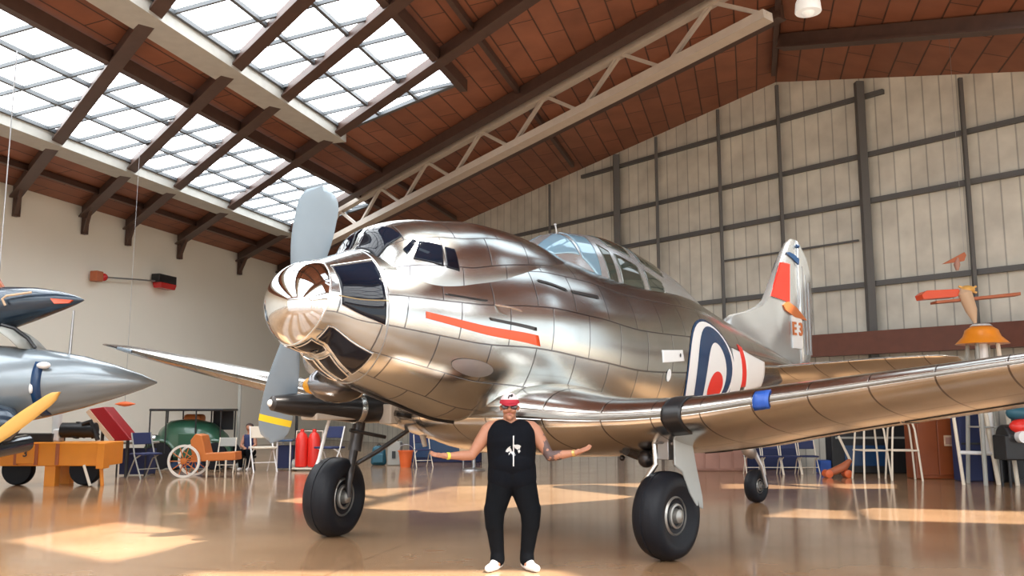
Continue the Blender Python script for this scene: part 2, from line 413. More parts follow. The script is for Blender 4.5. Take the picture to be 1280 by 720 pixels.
def fus(s,th):
    # th 0 = top, pi/2 = near side, pi = bottom
    t,b,w=cr(FS,FT,s),cr(FS,FB,s),cr(FS,FW,s)
    if s<.5:
        q=max(0,1-((.5-s)/.47)**2)**.5
        c0=(3.07+2.15)/2-.0*((.5-s)/.47);h=.46*q;return (s,.46*q*math.sin(th),c0+h*math.cos(th))
    c=(t+b)/2;h=(t-b)/2
    return (s,w*math.sin(th),c+h*math.cos(th))
HS=[.9,1.0,1.1,1.34,1.65,1.96,2.42,2.86,3.3,3.9]
HT=[3.15,3.27,3.46,3.59,3.66,3.69,3.74,3.72,3.66,3.52]
HW=[.3,.44,.56,.68,.75,.79,.82,.80,.74,.60]
def hump(s,th):
    t,w=cr(HS,HT,s),cr(HS,HW,s);b=2.8+max(0.,s-2.0)*.22
    return (s,w*abs(math.sin(th))**.8*(1 if math.sin(th)>=0 else -1),b+(t-b)*max(0,math.cos(th))**.8)
GS=[3.5,3.87,4.19,4.96,5.4,6.0,6.7,7.3]
GT=[3.48,3.76,3.89,3.94,3.89,3.76,3.56,3.3]
GW=[.4,.5,.56,.6,.6,.56,.5,.4]
def green(s,th):
    t,w=cr(GS,GT,s),cr(GS,GW,s);b=2.9
    return (s,w*abs(math.sin(th))**.8*(1 if math.sin(th)>=0 else -1),b+(t-b)*max(0,math.cos(th))**.8)
def surf(fn, s, th): q = fn(s, th); return P3(*q)
def nrm(fn, s, th):
    a = surf(fn, s + .01, th) - surf(fn, s - .01, th); b = surf(fn, s, th + .02) - surf(fn, s, th - .02)
    n = a.cross(b).normalized(); c = surf(fn, s, th) - P3(s, 0, 2.5 if fn is fus else 3.0)
    return n if n.dot(c) > 0 else -n
def body(name, fn, ss, m, parent, nt=72, t0=0., t1=2 * PI, sf=None):
    v = []; f = []; ths = [t0 + (t1 - t0) * k / nt for k in range(nt + 1)]
    sf = sf or (lambda s, t: s)
    for s in ss:
        for t in ths: v.append(surf(fn, sf(s, t), t))
    w = nt + 1
    for i in range(len(ss) - 1):
        for k in range(nt): f.append((i * w + k, i * w + k + 1, (i + 1) * w + k + 1, (i + 1) * w + k))
    me = bpy.data.meshes.new(name); me.from_pydata(v, [], f); me.materials.append(M[m]); uvl = me.uv_layers.new(name='UVMap')
    for lp in me.loops:
        i, k = divmod(lp.vertex_index, w); uvl.data[lp.index].uv = (ss[i], ths[k] * .95)
    bm = bmesh.new(); bm.from_mesh(me); bmesh.ops.remove_doubles(bm, verts=bm.verts, dist=1e-4); bmesh.ops.recalc_face_normals(bm, faces=bm.faces); bm.to_mesh(me); bm.free()
    for p in me.polygons: p.use_smooth = True
    o = bpy.data.objects.new(name, me); COL.objects.link(o); o.parent = parent; return o
def patch(name, fn, c, m, parent, off=.006, n=14, label=None, edge=None):
    """a sheet lying on the skin; c = four (s, theta) corners in order"""
    v = []; f = []
    for i in range(n + 1):
        for j in range(n + 1):
            a, b = i / n, j / n
            s = (1 - a) * (1 - b) * c[0][0] + a * (1 - b) * c[1][0] + a * b * c[2][0] + (1 - a) * b * c[3][0]
            t = (1 - a) * (1 - b) * c[0][1] + a * (1 - b) * c[1][1] + a * b * c[2][1] + (1 - a) * b * c[3][1]
            v.append(surf(fn, s, t) + nrm(fn, s, t) * off)
    w = n + 1
    for i in range(n):
        for j in range(n): f.append((i * w + j, (i + 1) * w + j, (i + 1) * w + j + 1, i * w + j + 1))
    mb = MB(); mb.add(v, f); o = mb.build(name, m, parent, smooth=True)
    sd = o.modifiers.new('thick', 'SOLIDIFY'); sd.thickness = .005
    if label: o['label'] = label
    if edge:
        fm = MB()
        for a, b in ((0, 1), (1, 2), (2, 3), (3, 0)):
            pts = []
            for k in range(9):
                t = k / 8; s = c[a][0] * (1 - t) + c[b][0] * t; th = c[a][1] * (1 - t) + c[b][1] * t
                pts.append(surf(fn, s, th) + nrm(fn, s, th) * off)
            fm.tube(pts, edge, 6)
        fm.build('window_frame', 'trim', o, smooth=True)
    return o
def ring(th): return .5 - .115 * (1 - math.cos(th))
SS = [i / 110 for i in range(111)]
fuse = body('fuselage', fus, [.5 + 10.8 * i / 110 for i in range(111)], 'alu', plane, sf=lambda s, t: ring(t) + (11.3 - ring(t)) * (s - .5) / 10.8)
dome = body('nose_dome', fus, [1 - math.cos(PI / 2 * i / 18) for i in range(19)], 'chrome', plane, nt=64, sf=lambda s, t: .03 + (ring(t) - .03) * s)
rg = MB(); rg.tube([surf(fus, ring(2 * PI * k / 64), 2 * PI * k / 64) for k in range(65)], .012, 6); rg.build('dome_ring', 'trim', dome, smooth=True)
rg = MB(); rg.tube([surf(fus, .94, 2 * PI * k / 64) for k in range(65)], .007, 6); rg.build('nose_seam', 'steel', fuse, smooth=True)
# nose glazing, near side then the far side
for sg in (1, -1):
    patch('nose_window', fus, [(.52, .62 * sg), (.92, .66 * sg), (.92, 1.78 * sg), (.52, 1.6 * sg)], 'glass', plane, edge=.004)
    for c in ([(.30, 3.05), (.34, 2.52), (.54, 2.66), (.52, 3.06)], [(.38, 2.45), (.43, 2.09), (.88, 2.24), (.84, 2.76)], [(.58, 2.69), (.57, 3.05), (.86, 3.06), (.84, 2.86)]):
        c = [(a, b * sg) for a, b in c]; patch('chin_window', fus, c, 'glass', plane, off=.008, edge=.008)
bl = MB(); bl.tube([surf(fus, .5 + .44 * k / 8, 1.42) + nrm(fus, .5 + .44 * k / 8, 1.42) * .008 for k in range(9)], .006, 6); bl.build('glazing_bar', 'palegold', fuse, smooth=True)
# cockpit hump and its windows
hump_o = body('cockpit_roof', hump, [.9 + 3.0 * i / 50 for i in range(51)], 'alu', plane, nt=36, t0=-PI / 2, t1=PI / 2)
for sg in (1, -1):
    patch('windscreen_pane', hump, [(.98, .06 * sg), (1.0, .95 * sg), (1.24, .80 * sg), (1.16, .06 * sg)], 'glass', hump_o, off=.008)
    patch('quarter_window', hump, [(1.20, 1.06 * sg), (1.33, .90 * sg), (1.37, .95 * sg), (1.23, 1.16 * sg)], 'glass', hump_o)
    patch('side_window', hump, [(1.28, 1.24 * sg), (1.39, .95 * sg), (1.64, 1.04 * sg), (1.61, 1.34 * sg)], 'glass', hump_o)
    patch('side_window', hump, [(1.65, 1.35 * sg), (1.67, 1.06 * sg), (1.79, 1.09 * sg), (1.81, 1.38 * sg)], 'glass', hump_o)
# main canopy
gr = body('main_canopy', green, [3.5 + 3.8 * i / 60 for i in range(61)], 'silver', plane, nt=36, t0=-PI / 2, t1=PI / 2)
for sg in (1, -1):
    patch('windshield_pane', green, [(3.62, .30 * sg), (3.80, .80 * sg), (4.18, .95 * sg), (4.10, .12 * sg)], 'blueglass', gr)
    patch('windshield_pane', green, [(4.2, .12 * sg), (4.22, 1.0 * sg), (4.52, 1.36 * sg), (4.52, .40 * sg)], 'blueglass', gr)
    for c in ([(4.62, .66), (4.80, .80), (4.88, 1.46), (4.68, 1.42)], [(4.90, .84), (5.36, .96), (5.52, 1.49), (4.96, 1.45)], [(5.52, .99), (5.96, 1.07), (6.08, 1.47), (5.62, 1.49)]):
        patch('canopy_pane', green, [(a, b * sg) for a, b in c], 'greenglass', gr)
    patch('canopy_pane', green, [(4.74, .18 * sg), (5.30, .18 * sg), (5.30, .80 * sg), (4.84, .68 * sg)], 'greenglass', gr)
    patch('canopy_pane', green, [(5.42, .18 * sg), (6.1, .18 * sg), (6.1, .92 * sg), (5.50, .84 * sg)], 'greenglass', gr)
an = MB(); an.tube([P3(4.3, 0, 3.86), P3(4.26, 0, 4.02)], .012, 6); an.sphere(P3(4.26, 0, 4.02), .02); an.build('aerial_stub', 'steel', gr)
# markings on the skin, and one painted reflection
patch('red_stripe', fus, [(1.34, 1.50), (2.78, 1.635), (2.82, 1.745), (1.34, 1.585)], 'orangered', plane, n=20)
def oval(name, s0, th0, rs, rt, m, off, parent, cut=None, n=40):
    """an oval painted on the near side"""
    v = [surf(fus, s0, th0) + nrm(fus, s0, th0) * off]; f = []; R_ = 10
    for r in range(1, R_ + 1):
        for k in range(n):
            a = 2 * PI * k / n; s = s0 + rs * r / R_ * math.cos(a); t = th0 + rt * r / R_ * math.sin(a)
            v.append(surf(fus, s, t) + nrm(fus, s, t) * off)
    for k in range(n): f.append((0, 1 + k, 1 + (k + 1) % n))
    for r in range(R_ - 1):
        for k in range(n): f.append((1 + r * n + k, 1 + (r + 1) * n + k, 1 + (r + 1) * n + (k + 1) % n, 1 + r * n + (k + 1) % n))
    mb = MB(); mb.add(v, f); return mb.build(name, m, parent, smooth=True)
rd = oval('roundel', 6.72, 1.78, .80, .76, 'navy', .006, plane)
oval('roundel_ring', 6.72, 1.78, .765, .72, 'white', .009, rd)
oval('roundel_ring', 6.80, 1.78, .60, .66, 'navy', .012, rd)
oval('roundel_ring', 6.84, 1.85, .34, .50, 'white', .015, rd)
oval('roundel_centre', 6.86, 1.96, .24, .22, 'red', .018, rd)
patch('white_bar', fus, [(7.46, 1.34), (7.80, 1.36), (7.86, 2.1), (7.46, 2.1)], 'white', rd, off=.007)
patch('red_bar', fus, [(7.72, 1.22), (7.88, 1.25), (8.04, 2.0), (7.86, 2.0)], 'red', rd, off=.010)
patch('white_bar', fus, [(7.90, 1.30), (8.8, 1.45), (8.8, 2.1), (8.04, 2.1)], 'white', rd, off=.007)
patch('bare_metal_plate', fus, [(5.22, 1.52), (5.78, 1.50), (5.82, 1.63), (5.24, 1.66)], 'white', plane)
oval('plate_mark', 5.70, 1.565, .022, .025, 'black', .012, plane, n=12)
oval('access_cap', 5.42, 1.80, .06, .075, 'white', .008, plane, n=10)
for c in ([(2.92, 1.00), (3.35, 1.07), (3.37, 1.10), (2.94, 1.03)], [(3.45, 1.07), (3.95, 1.06), (3.96, 1.10), (3.47, 1.10)], [(2.1, 1.47), (2.75, 1.555), (2.75, 1.59), (2.12, 1.50)], [(1.6, 1.23), (2.1, 1.27), (2.1, 1.285), (1.6, 1.245)]):
    patch('louvre_slot', fus, c, 'dsteel', plane, off=.01)
ov = oval('dark_reflection', 1.98, 2.06, .26, .10, 'steel', .008, plane)  # dull oval imitating the reflection of a dark shape in the skin
pp = MB(); pp.tube([surf(fus, 2.2, 1.32) + Vector((0, 0, 0)), surf(fus, 2.3, 1.36) + P3(0, .12, 0), surf(fus, 2.42, 1.40) + P3(0, .14, 0)], .012, 6); pp.build('pitot_tube', 'trim', plane)
# ---------------- wings
NEAR = [(.7, 2.40, 1.55, 6.2, 1.10, .86), (1.0, 2.64, 1.53, 5.9, 1.08, .76), (1.25, 2.84, 1.51, 5.65, 1.07, .66), (1.6, 3.03, 1.50, 5.45, 1.07, .56), (2.4, 3.20, 1.54, 5.3, 1.14, .47), (3.4, 3.27, 1.67, 5.2, 1.32, .40), (5.3, 3.40, 1.93, 5.0, 1.62, .27), (7.5, 3.60, 2.22, 4.85, 1.98, .16), (8.6, 3.90, 2.36, 4.7, 2.2, .08)]
FAR = [(.7, 2.40, 1.55, 6.2, 1.10, .86), (1.2, 2.85, 1.50, 5.5, 1.05, .6), (2.0, 2.85, 1.60, 5.0, 1.18, .46), (4.0, 2.60, 1.93, 4.6, 1.55, .36), (6.5, 2.30, 2.34, 4.05, 2.06, .26), (8.3, 2.08, 2.64, 3.5, 2.44, .17), (9.0, 2.05, 2.75, 2.9, 2.66, .06)]
def wpt(tab, sg, p, x, up, off=0.):
    ps = [q[0] for q in tab]; g = lambda i: cr(ps, [q[i] for q in tab], p)
    ls, lz, ts, tz, th = [g(i) for i in range(1, 6)]
    yt = 5 * th * (.2969 * math.sqrt(x) - .126 * x - .3516 * x * x + .2843 * x ** 3 - .1036 * x ** 4) * (1.15 if up else .85)
    dx, dz = ts - ls, tz - lz; L = math.hypot(dx, dz); nx, nz = -dz / L, dx / L
    k = (yt + off) * (1 if up else -1); e = off if x < .02 else 0
    return P3(ls + dx * x + nx * k - e, sg * p, lz + dz * x + nz * k)
XS = [(1 - math.cos(PI * i / 22)) / 2 for i in range(23)]
def wing(name, tab, sg, ps, m, parent, x1=1., off=0., xs=None):
    loop = [(x, True) for x in reversed(XS)] + [(x, False) for x in XS[1:-1]]
    if x1 < 1: loop = [(x, True) for x in reversed(XS) if x <= x1] + [(x, False) for x in XS[1:] if x <= x1]
    v = [wpt(tab, sg, p, x, u, off) for p in ps for x, u in loop]; n = len(loop); f = []
    for i in range(len(ps) - 1):
        for k in range(n if x1 == 1 else n - 1): f.append((i * n + k, i * n + (k + 1) % n, (i + 1) * n + (k + 1) % n, (i + 1) * n + k))
    if x1 == 1: f.append(tuple((len(ps) - 1) * n + k for k in range(n)))
    me = bpy.data.meshes.new(name); me.from_pydata(v, [], f); me.materials.append(M[m]); uvl = me.uv_layers.new(name='UVMap')
    for lp in me.loops:
        i, k = divmod(lp.vertex_index, n); uvl.data[lp.index].uv = (ps[i], loop[k][0] * 2.0)
    bm = bmesh.new(); bm.from_mesh(me); bmesh.ops.recalc_face_normals(bm, faces=bm.faces); bm.to_mesh(me); bm.free()
    for q in me.polygons: q.use_smooth = len(q.vertices) == 4
    o = bpy.data.objects.new(name, me); COL.objects.link(o); o.parent = parent
    if x1 < 1: sd = o.modifiers.new('thick', 'SOLIDIFY'); sd.thickness = .006
    return o
w1 = wing('wing', NEAR, 1, [.0 + 8.6 * (i / 52) for i in range(53)], 'alu_wing', plane)
w2 = wing('wing', FAR, -1, [.0 + 9.0 * (i / 52) for i in range(53)], 'alu_wing', plane)
wing('leading_edge_cuff', NEAR, 1, [2.32 + .22 * i / 6 for i in range(7)], 'black', w1, .13, .012)
wing('blue_tape', NEAR, 1, [3.32 + .16 * i / 3 for i in range(4)], 'blue', w1, .045, .010)
wing('blue_tape', FAR, -1, [7.9 + .5 * i / 6 for i in range(7)], 'propgrey', w2, .02, .008)
for tab, sg, w in ((NEAR, 1, w1), (FAR, -1, w2)):                      # flap and aileron joints under the wing
    fl = MB()
    for p0, p1 in ((1.9, 4.2), (4.25, 7.8)):
        fl.tube([wpt(tab, sg, p0 + (p1 - p0) * k / 10, .72, False, .002) for k in range(11)], .008, 5)
    for p in (1.9, 4.22, 7.8): fl.tube([wpt(tab, sg, p, .72 + .27 * k / 4, False, .002) for k in range(5)], .007, 5)
    fl.build('flap_joint', 'dsteel', w)
# ---------------- tail
ST = [(.1, 9.35, 2.27, 11.0, 1.88, .15), (3.0, 9.85, 2.40, 10.9, 2.12, .08), (3.15, 10.1, 2.39, 10.6, 2.25, .03)]
for sg in (1, -1): wing('tailplane', ST, sg, [.1 + 3.05 * i / 16 for i in range(17)], 'alu_wing', plane)
fin_o = [(8.4, 2.85), (8.57, 3.06), (9.2, 3.18), (9.69, 3.33), (10.0, 3.50), (10.2, 3.75), (10.43, 4.05), (10.69, 4.42), (10.94, 4.70), (11.15, 4.80), (11.32, 4.80), (11.32, 2.3), (10.4, 2.3)]
def slab(name, o2, m, parent, t=.16, edge=.03):
    """an aerofoil-like slab in the plane of symmetry, thin at its rim"""
    cx = sum(q[0] for q in o2) / len(o2); cz = sum(q[1] for q in o2) / len(o2); mb = MB(); rings = []
    for k, tt in ((1., 0), (.97, edge), (.80, t / 2), (.80, t / 2)):
        rings.append([P3(cx + (s - cx) * k, tt, cz + (z - cz) * k) for s, z in o2])
    n = len(o2)
    for sg in (1, -1):
        rr = [[Vector((v.x, v.y * sg, v.z)) for v in r] for r in rings[:3]]; mb.loft(rr, True, False); mb.add(rr[2], [tuple(range(n))])
    return mb.build(name, m, parent, smooth=True, angle=60)
fin = slab('tail_fin', fin_o, 'silver', plane, .14)
rud = slab('rudder', [(11.36, 2.42), (11.36, 4.80), (11.5, 4.72), (11.74, 4.5), (11.9, 4.16), (11.92, 3.3), (11.72, 2.46)], 'silver', plane, .10)
def flat(name, pts, m, parent, y=-.085, t=.012, base=None):
    mb = MB(); mb.prism([P3(s, -y, z) for s, z in pts], (0, t, 0)); return mb.build(name, m, parent)
flat('red_flash', [(10.12, 3.60), (10.55, 4.27), (10.90, 4.27), (10.83, 3.55)], 'red', fin, -.09, .03)
flat('white_panel', [(10.9, 2.7), (10.9, 3.45), (11.28, 3.4), (11.28, 2.7)], 'white', fin, -.09, .03)
text_mesh('tail_marking', 'E 3', .34, .01, 'bronze', fin, Matrix.Translation(P3(11.08, .10, 3.05)) @ Matrix.Rotation(PI / 2, 4, 'X'))
flat('orange_leaf_mark', [(10.55, 3.47), (10.75, 3.55), (11.1, 3.46), (11.5, 3.25), (11.0, 3.28), (10.65, 3.38)], 'bronze', fin, -.10, .03)
flat('blue_mark', [(10.75, 4.47), (11.0, 4.40), (11.28, 4.30), (11.30, 4.42), (11.1, 4.48), (10.9, 4.50)], 'navy', fin, -.09, .03)
for q in range(3):
    s = 11.46 + .13 * q; flat('rudder_rib', [(s, 2.6), (s, 4.3 - .15 * q), (s + .03, 4.3 - .15 * q), (s + .03, 2.6)], 'steel', rud, -.058, .02)
sp = MB(); sp.sphere(P3(11.28, .07, 4.66), .045); sp.build('tail_lamp', 'navy', fin, smooth=True)
# ---------------- far engine: hub, two blades, cowling
def lat(s, p, z): return P3(s, -p, z)
nac = MB(); nac.lathe([(.05, 1.75), (.30, 1.85), (.40, 2.1), (.44, 2.7), (.42, 3.6), (.30, 4.6), (.08, 5.3)], (0, 0, 0), (1, 0, 0)); 
no = nac.build('engine_cowling', 'silver', plane, smooth=True, loc=lat(0, 1.9, 2.3))
pr = MB(); pr.lathe([(.01, 1.20), (.10, 1.26), (.17, 1.40), (.19, 1.62), (.19, 1.8)], (0, 0, 0), (1, 0, 0)); 
pro = pr.build('propeller', 'propgrey', plane, smooth=True, loc=lat(0, 1.9, 2.75))
def blade(ang, R_, flip):
    mb = MB(); rings = []; c, s_ = math.cos(ang), math.sin(ang)
    for i in range(19):
        t = i / 18; r = .14 + (R_ - .14) * t
        w = .08 + (.18 if flip > 0 else .13) * math.sin(min(1, t * 1.5) * PI / 2) ** 1.2; w *= math.sqrt(max(0.0004, 1 - max(0, (t - .80) / .2) ** 2)); th = .05 * (1 - .75 * t)
        tw = math.radians(50 - 10 * t); row = []
        for k in range(14):
            a = 2 * PI * k / 14; u = w * math.cos(a); v = th * math.sin(a) * .6
            lx = u * math.sin(tw) * flip + v * math.cos(tw); lt = u * math.cos(tw) - v * math.sin(tw) * flip
            row.append(Vector((1.55 + lx, -c * lt - s_ * r, -s_ * lt + c * r)))
        rings.append(row)
    if flip > 0:
        mb.loft(rings, True, True, 0); mb.build('propeller_blade', 'propgrey', pro, smooth=True, angle=80); return
    mb.loft(rings[:15], True, True, 0)
    mb2 = MB(); mb2.loft(rings[14:16], True, False); mb3 = MB(); mb3.loft(rings[15:], True, True)
    b = mb.build('propeller_blade', 'propgrey', pro, smooth=True, angle=80)
    mb2.build('blade_band', 'yellow', pro, smooth=True); mb3.build('blade_tip', 'propgrey', pro, smooth=True, angle=80)
blade(math.radians(17), 1.62, 1); blade(math.radians(17 + 180), 1.66, -1)
sc_ = MB(); sc_.sphere(P3(1.20, -.50, 1.86), .26, (1.5, .6, .8)); sc_.build('chin_blister', 'alu', plane, smooth=True)
am = MB(); am.sphere(P3(.93, -.56, 1.84), .13, (1.0, .7, .75)); am.build('amber_lamp', 'amber', plane, smooth=True)
# ---------------- landing gear
def wheel(parent, c, R_, w, ax, rim=.45, m='tyre'):
    """tyre and hub as sub-parts, axle direction ax (world-free, local vector)"""
    ax = Vector(ax).normalized(); h = w / 2; t = MB()
    t.lathe([(R_ * rim, -h * .62), (R_ * .62, -h * .92), (R_ * .80, -h), (R_ * .93, -h * .80), (R_ * .985, -h * .45), (R_, -h * .12), (R_ * .985, -h * .10), (R_ * .985, h * .10), (R_, h * .12), (R_ * .985, h * .45), (R_ * .93, h * .80), (R_ * .80, h), (R_ * .62, h * .92), (R_ * rim, h * .62)], c, ax, 56)
    t.build('tyre', m, parent, smooth=True, angle=50)
    b = MB(); b.lathe([(.01, -h * .5), (R_ * rim, -h * .55), (R_ * rim, h * .60), (R_ * rim * .90, h * .72), (R_ * rim * .86, h * .55), (R_ * rim * .66, h * .50), (R_ * rim * .62, h * .74), (R_ * rim * .52, h * .78), (R_ * rim * .48, h * .55), (R_ * .17, h * .6), (R_ * .15, h * .92), (R_ * .06, h * 1.02), (.01, h * 1.03)], c, ax, 40)
    b.build('wheel_hub', 'hub', parent, smooth=True, angle=35)
def L2(X, Y, Z): w = Vector((X, Y, Z)) - T0; return P3(w.dot(UA), w.dot(Vector((UA.y, -UA.x, 0))), Z)
# near leg
c = P3(3.66, 2.05, .465); ax = P3(0, 1, 0)
g = MB(); g.tube([P3(3.62, 1.93, 1.40), P3(3.55, 2.0, 1.0), P3(3.52, 1.86, .80)], [.028, .03, .032], 10); g.tube([P3(3.52, 1.86, .82), P3(3.62, 1.86, .48), P3(3.66, 2.0, .455)], .035, 10)
leg = g.build('landing_gear', 'trim', plane, smooth=True); wheel(leg, c, .465, .36, ax)
g = MB(); g.lathe([(.10, -.14), (.13, -.10), (.13, .10), (.10, .14)], P3(3.60, 1.98, 1.34), (0, 1, 0), 20); g.box(P3(3.66, 2.08, 1.22), (.18, .14, .34)); g.tube([P3(3.7, 2.1, 1.36), P3(3.72, 2.16, .98)], .04, 10); g.sphere(P3(3.66, 2.14, 1.24), .05)
g.build('gear_knuckle', 'steel', leg, smooth=True, bevel=.01)
pts = [(3.52, 1.36), (3.86, 1.30), (3.98, .95), (4.10, .64), (4.12, .50), (3.98, .55), (3.84, .70), (3.70, .92), (3.55, 1.0)]
g = MB(); g.prism([P3(s, 2.24 - (1.36 - z) * .04, z) for s, z in pts], P3(0, .02, 0)); g.build('gear_door', 'greyplate', leg, bevel=.01)
g = MB(); g.tube([P3(3.7, 1.5, 1.12), P3(4.2, 1.45, 1.0)], .05, 8); g.sphere(P3(3.78, 1.72, 1.04), .10); g.sphere(P3(3.9, 1.3, 1.03), .035)
g.tube([P3(3.6, 1.95, 1.1), P3(4.0, 1.6, 1.12)], .025, 8); g.build('gear_brace', 'dsteel', leg, smooth=True)
# far leg
fw = L2(-2.25, 11.42, .49); fax = (L2(-2.25 + .93, 11.42 - .37, .47) - fw).normalized()
top = P3(2.62, -1.95, 1.62)
g = MB(); g.tube([top, P3(2.50, -1.93, 1.05)], .085, 12); g.tube([P3(2.50, -1.93, 1.1), P3(2.36, -1.82, .78), fw + fax * .20 + Vector((0, 0, .18)), fw + fax * .20], [.06, .05, .045, .04], 10); g.tube([fw + fax * .2, fw], .045, 10)
leg = g.build('landing_gear', 'dsteel', plane, smooth=True); wheel(leg, fw, .49, .42, fax, .5)
g = MB(); g.tube([P3(2.2, -2.0, 1.62), P3(2.12, -2.05, 1.25), P3(2.02, -2.05, .86)], .022, 8); g.build('hydraulic_rod', 'white', leg, smooth=True)
g = MB(); g.tube([P3(2.45, -1.93, .85), P3(2.75, -1.75, 1.05), P3(3.2, -1.6, 1.35)], .03, 8); g.tube([P3(2.4, -1.9, 1.32), P3(2.9, -1.8, 1.22)], .025, 8); g.build('gear_brace', 'dsteel', leg, smooth=True)
# dark pod above the far leg with its clamp and a tan end box
g = MB(); g.lathe([(.03, 1.22), (.09, 1.26), (.13, 1.5), (.16, 2.0), (.19, 2.5), (.17, 2.9), (.10, 3.1)], (0, 0, 0), (1, 0, 0), 24)
pod = g.build('gear_pod', 'dsteel', plane, smooth=True, loc=P3(0, -1.9, 1.72))
pod.rotation_euler[1] = .05
g = MB(); g.lathe([(.195, 2.46), (.205, 2.5), (.195, 2.54)], (0, 0, 0), (1, 0, 0), 24); g.build('pod_clamp', 'trim', pod, smooth=True)
g = MB(); g.sphere((1.24, 0, 0), .045); g.build('pod_lens', 'white', pod, smooth=True)
g = MB(); g.box(P3(2.3, -1.95, 1.50), (1.0, .34, .10)); g.box(P3(3.05, -1.7, 1.52), (.5, .25, .26)); g.build('gear_bay_box', 'palebeam', plane, bevel=.02)
g = MB(); g.tube([P3(3.15, -1.45, 1.62), P3(3.2, -1.45, 1.35), P3(3.26, -1.42, 1.10)], [.05, .045, .03], 8); g.build('bay_strut', 'palebeam', plane, smooth=True)
# keel rail below the nose
g = MB(); g.tube([surf(fus, 1.0 + 2.4 * k / 20, PI) - Vector((0, 0, .012)) for k in range(21)], .014, 6); g.build('keel_rail', 'dsteel', plane, smooth=True)
# tail wheel
tw = P3(9.56, -.05, .28)
g = MB(); g.tube([P3(9.1, 0, 1.85), P3(9.25, .03, 1.0), P3(9.45, .12, .62), P3(9.56, .14, .28)], [.05, .05, .035, .03], 8); g.tube([tw, P3(9.56, .14, .28)], .03, 8)
leg = g.build('tail_gear', 'steel', plane, smooth=True); wheel(leg, tw, .28, .22, P3(0, 1, 0), .45)
g = MB(); g.sphere(P3(9.15, .05, .90), .17, (1.4, .6, .7), R=Matrix.Rotation(.5, 3, 'Y')); g.build('gear_bay_box', 'steel', leg, smooth=True)
# ================================================================== PERSON
M['skin'] = mat('tanned_skin', (.42, .19, .115), .5, var=.06, vscale=12)
def skin_tattoo():
    m, N, L, b = new_mat('tanned_skin_with_arm_tattoo'); b.inputs['Roughness'].default_value = .5
    tc = N.new('ShaderNodeTexCoord'); sx = N.new('ShaderNodeSeparateXYZ'); L.new(tc.outputs['Object'], sx.inputs[0])
    n = N.new('ShaderNodeTexNoise'); n.inputs['Scale'].default_value = 14; n.inputs['Detail'].default_value = 4; L.new(tc.outputs['Object'], n.inputs['Vector'])
    def mth(op, a, b_):
        q = N.new('ShaderNodeMath'); q.operation = op
        for i, v in enumerate((a, b_)):
            if isinstance(v, (int, float)): q.inputs[i].default_value = v
            else: L.new(v, q.inputs[i])
        return q.outputs[0]
    k = mth('MULTIPLY', mth('GREATER_THAN', sx.outputs[0], .315), mth('LESS_THAN', sx.outputs[0], .50))
    k = mth('MULTIPLY', k, mth('GREATER_THAN', n.outputs['Fac'], .44)); k = mth('MULTIPLY', k, mth('LESS_THAN', sx.outputs[2], 1.34)); k = mth('MULTIPLY', k, .85)
    mx = N.new('ShaderNodeMix'); mx.data_type = 'RGBA'; mx.inputs[6].default_value = (.42, .19, .115, 1); mx.inputs[7].default_value = (.05, .045, .055, 1)
    L.new(k, mx.inputs[0]); L.new(mx.outputs[2], b.inputs['Base Color']); return m
M['skin_t'] = skin_tattoo()
M['cloth_black'] = mat('black_cotton', (.004, .005, .007), .85, spec=.12, bump=.3, bscale=12)
def shirt_mat():
    m, N, L, b = new_mat('black_shirt_with_white_print'); b.inputs['Roughness'].default_value = .85; b.inputs['Specular IOR Level'].default_value = .12
    tc = N.new('ShaderNodeTexCoord'); sx = N.new('ShaderNodeSeparateXYZ'); L.new(tc.outputs['Object'], sx.inputs[0])
    def mth(op, *a):
        q = N.new('ShaderNodeMath'); q.operation = op
        for i, v in enumerate(a):
            if isinstance(v, (int, float)): q.inputs[i].default_value = v
            else: L.new(v, q.inputs[i])
        return q.outputs[0]
    n = N.new('ShaderNodeTexNoise'); n.inputs['Scale'].default_value = 22; n.inputs['Detail'].default_value = 3; L.new(tc.outputs['Object'], n.inputs['Vector'])
    x = mth('ADD', sx.outputs[0], -.015); z = mth('ADD', sx.outputs[2], -1.18)
    xr = mth('ADD', x, mth('MULTIPLY', z, -.5))
    e = mth('ADD', mth('POWER', mth('DIVIDE', xr, .075), 2.), mth('POWER', mth('DIVIDE', z, .058), 2.))
    blob = mth('MULTIPLY', mth('LESS_THAN', e, 1.), mth('GREATER_THAN', n.outputs['Fac'], .47))
    line = mth('MULTIPLY', mth('LESS_THAN', mth('ABSOLUTE', x), .006), mth('LESS_THAN', mth('ABSOLUTE', mth('ADD', z, .005)), .15))
    k = mth('MULTIPLY', mth('MAXIMUM', blob, line), mth('LESS_THAN', sx.outputs[1], 0.)); k = mth('MULTIPLY', k, .8)
    mx = N.new('ShaderNodeMix'); mx.data_type = 'RGBA'; mx.inputs[6].default_value = (.004, .005, .008, 1); mx.inputs[7].default_value = (.75, .75, .75, 1)
    L.new(k, mx.inputs[0]); L.new(mx.outputs[2], b.inputs['Base Color']); return m
M['shirt'] = shirt_mat()
M['cap_red'] = mat('red_cap_cloth', (.40, .012, .03), .7); M['cap_pink'] = mat('white_cap_cloth', (.75, .62, .64), .8)
M['shades'] = mat('dark_red_sunglass_lens', (.03, .005, .01), .08, coat=1)
M['band'] = mat('yellow_green_wristband', (.6, .62, .08), .5); M['watch'] = mat('gold_wrist_watch', (.6, .42, .15), .3, .8)
M['beard'] = mat('short_dark_hair', (.05, .03, .025), .9); M['lip'] = mat('lips', (.38, .13, .11), .5)

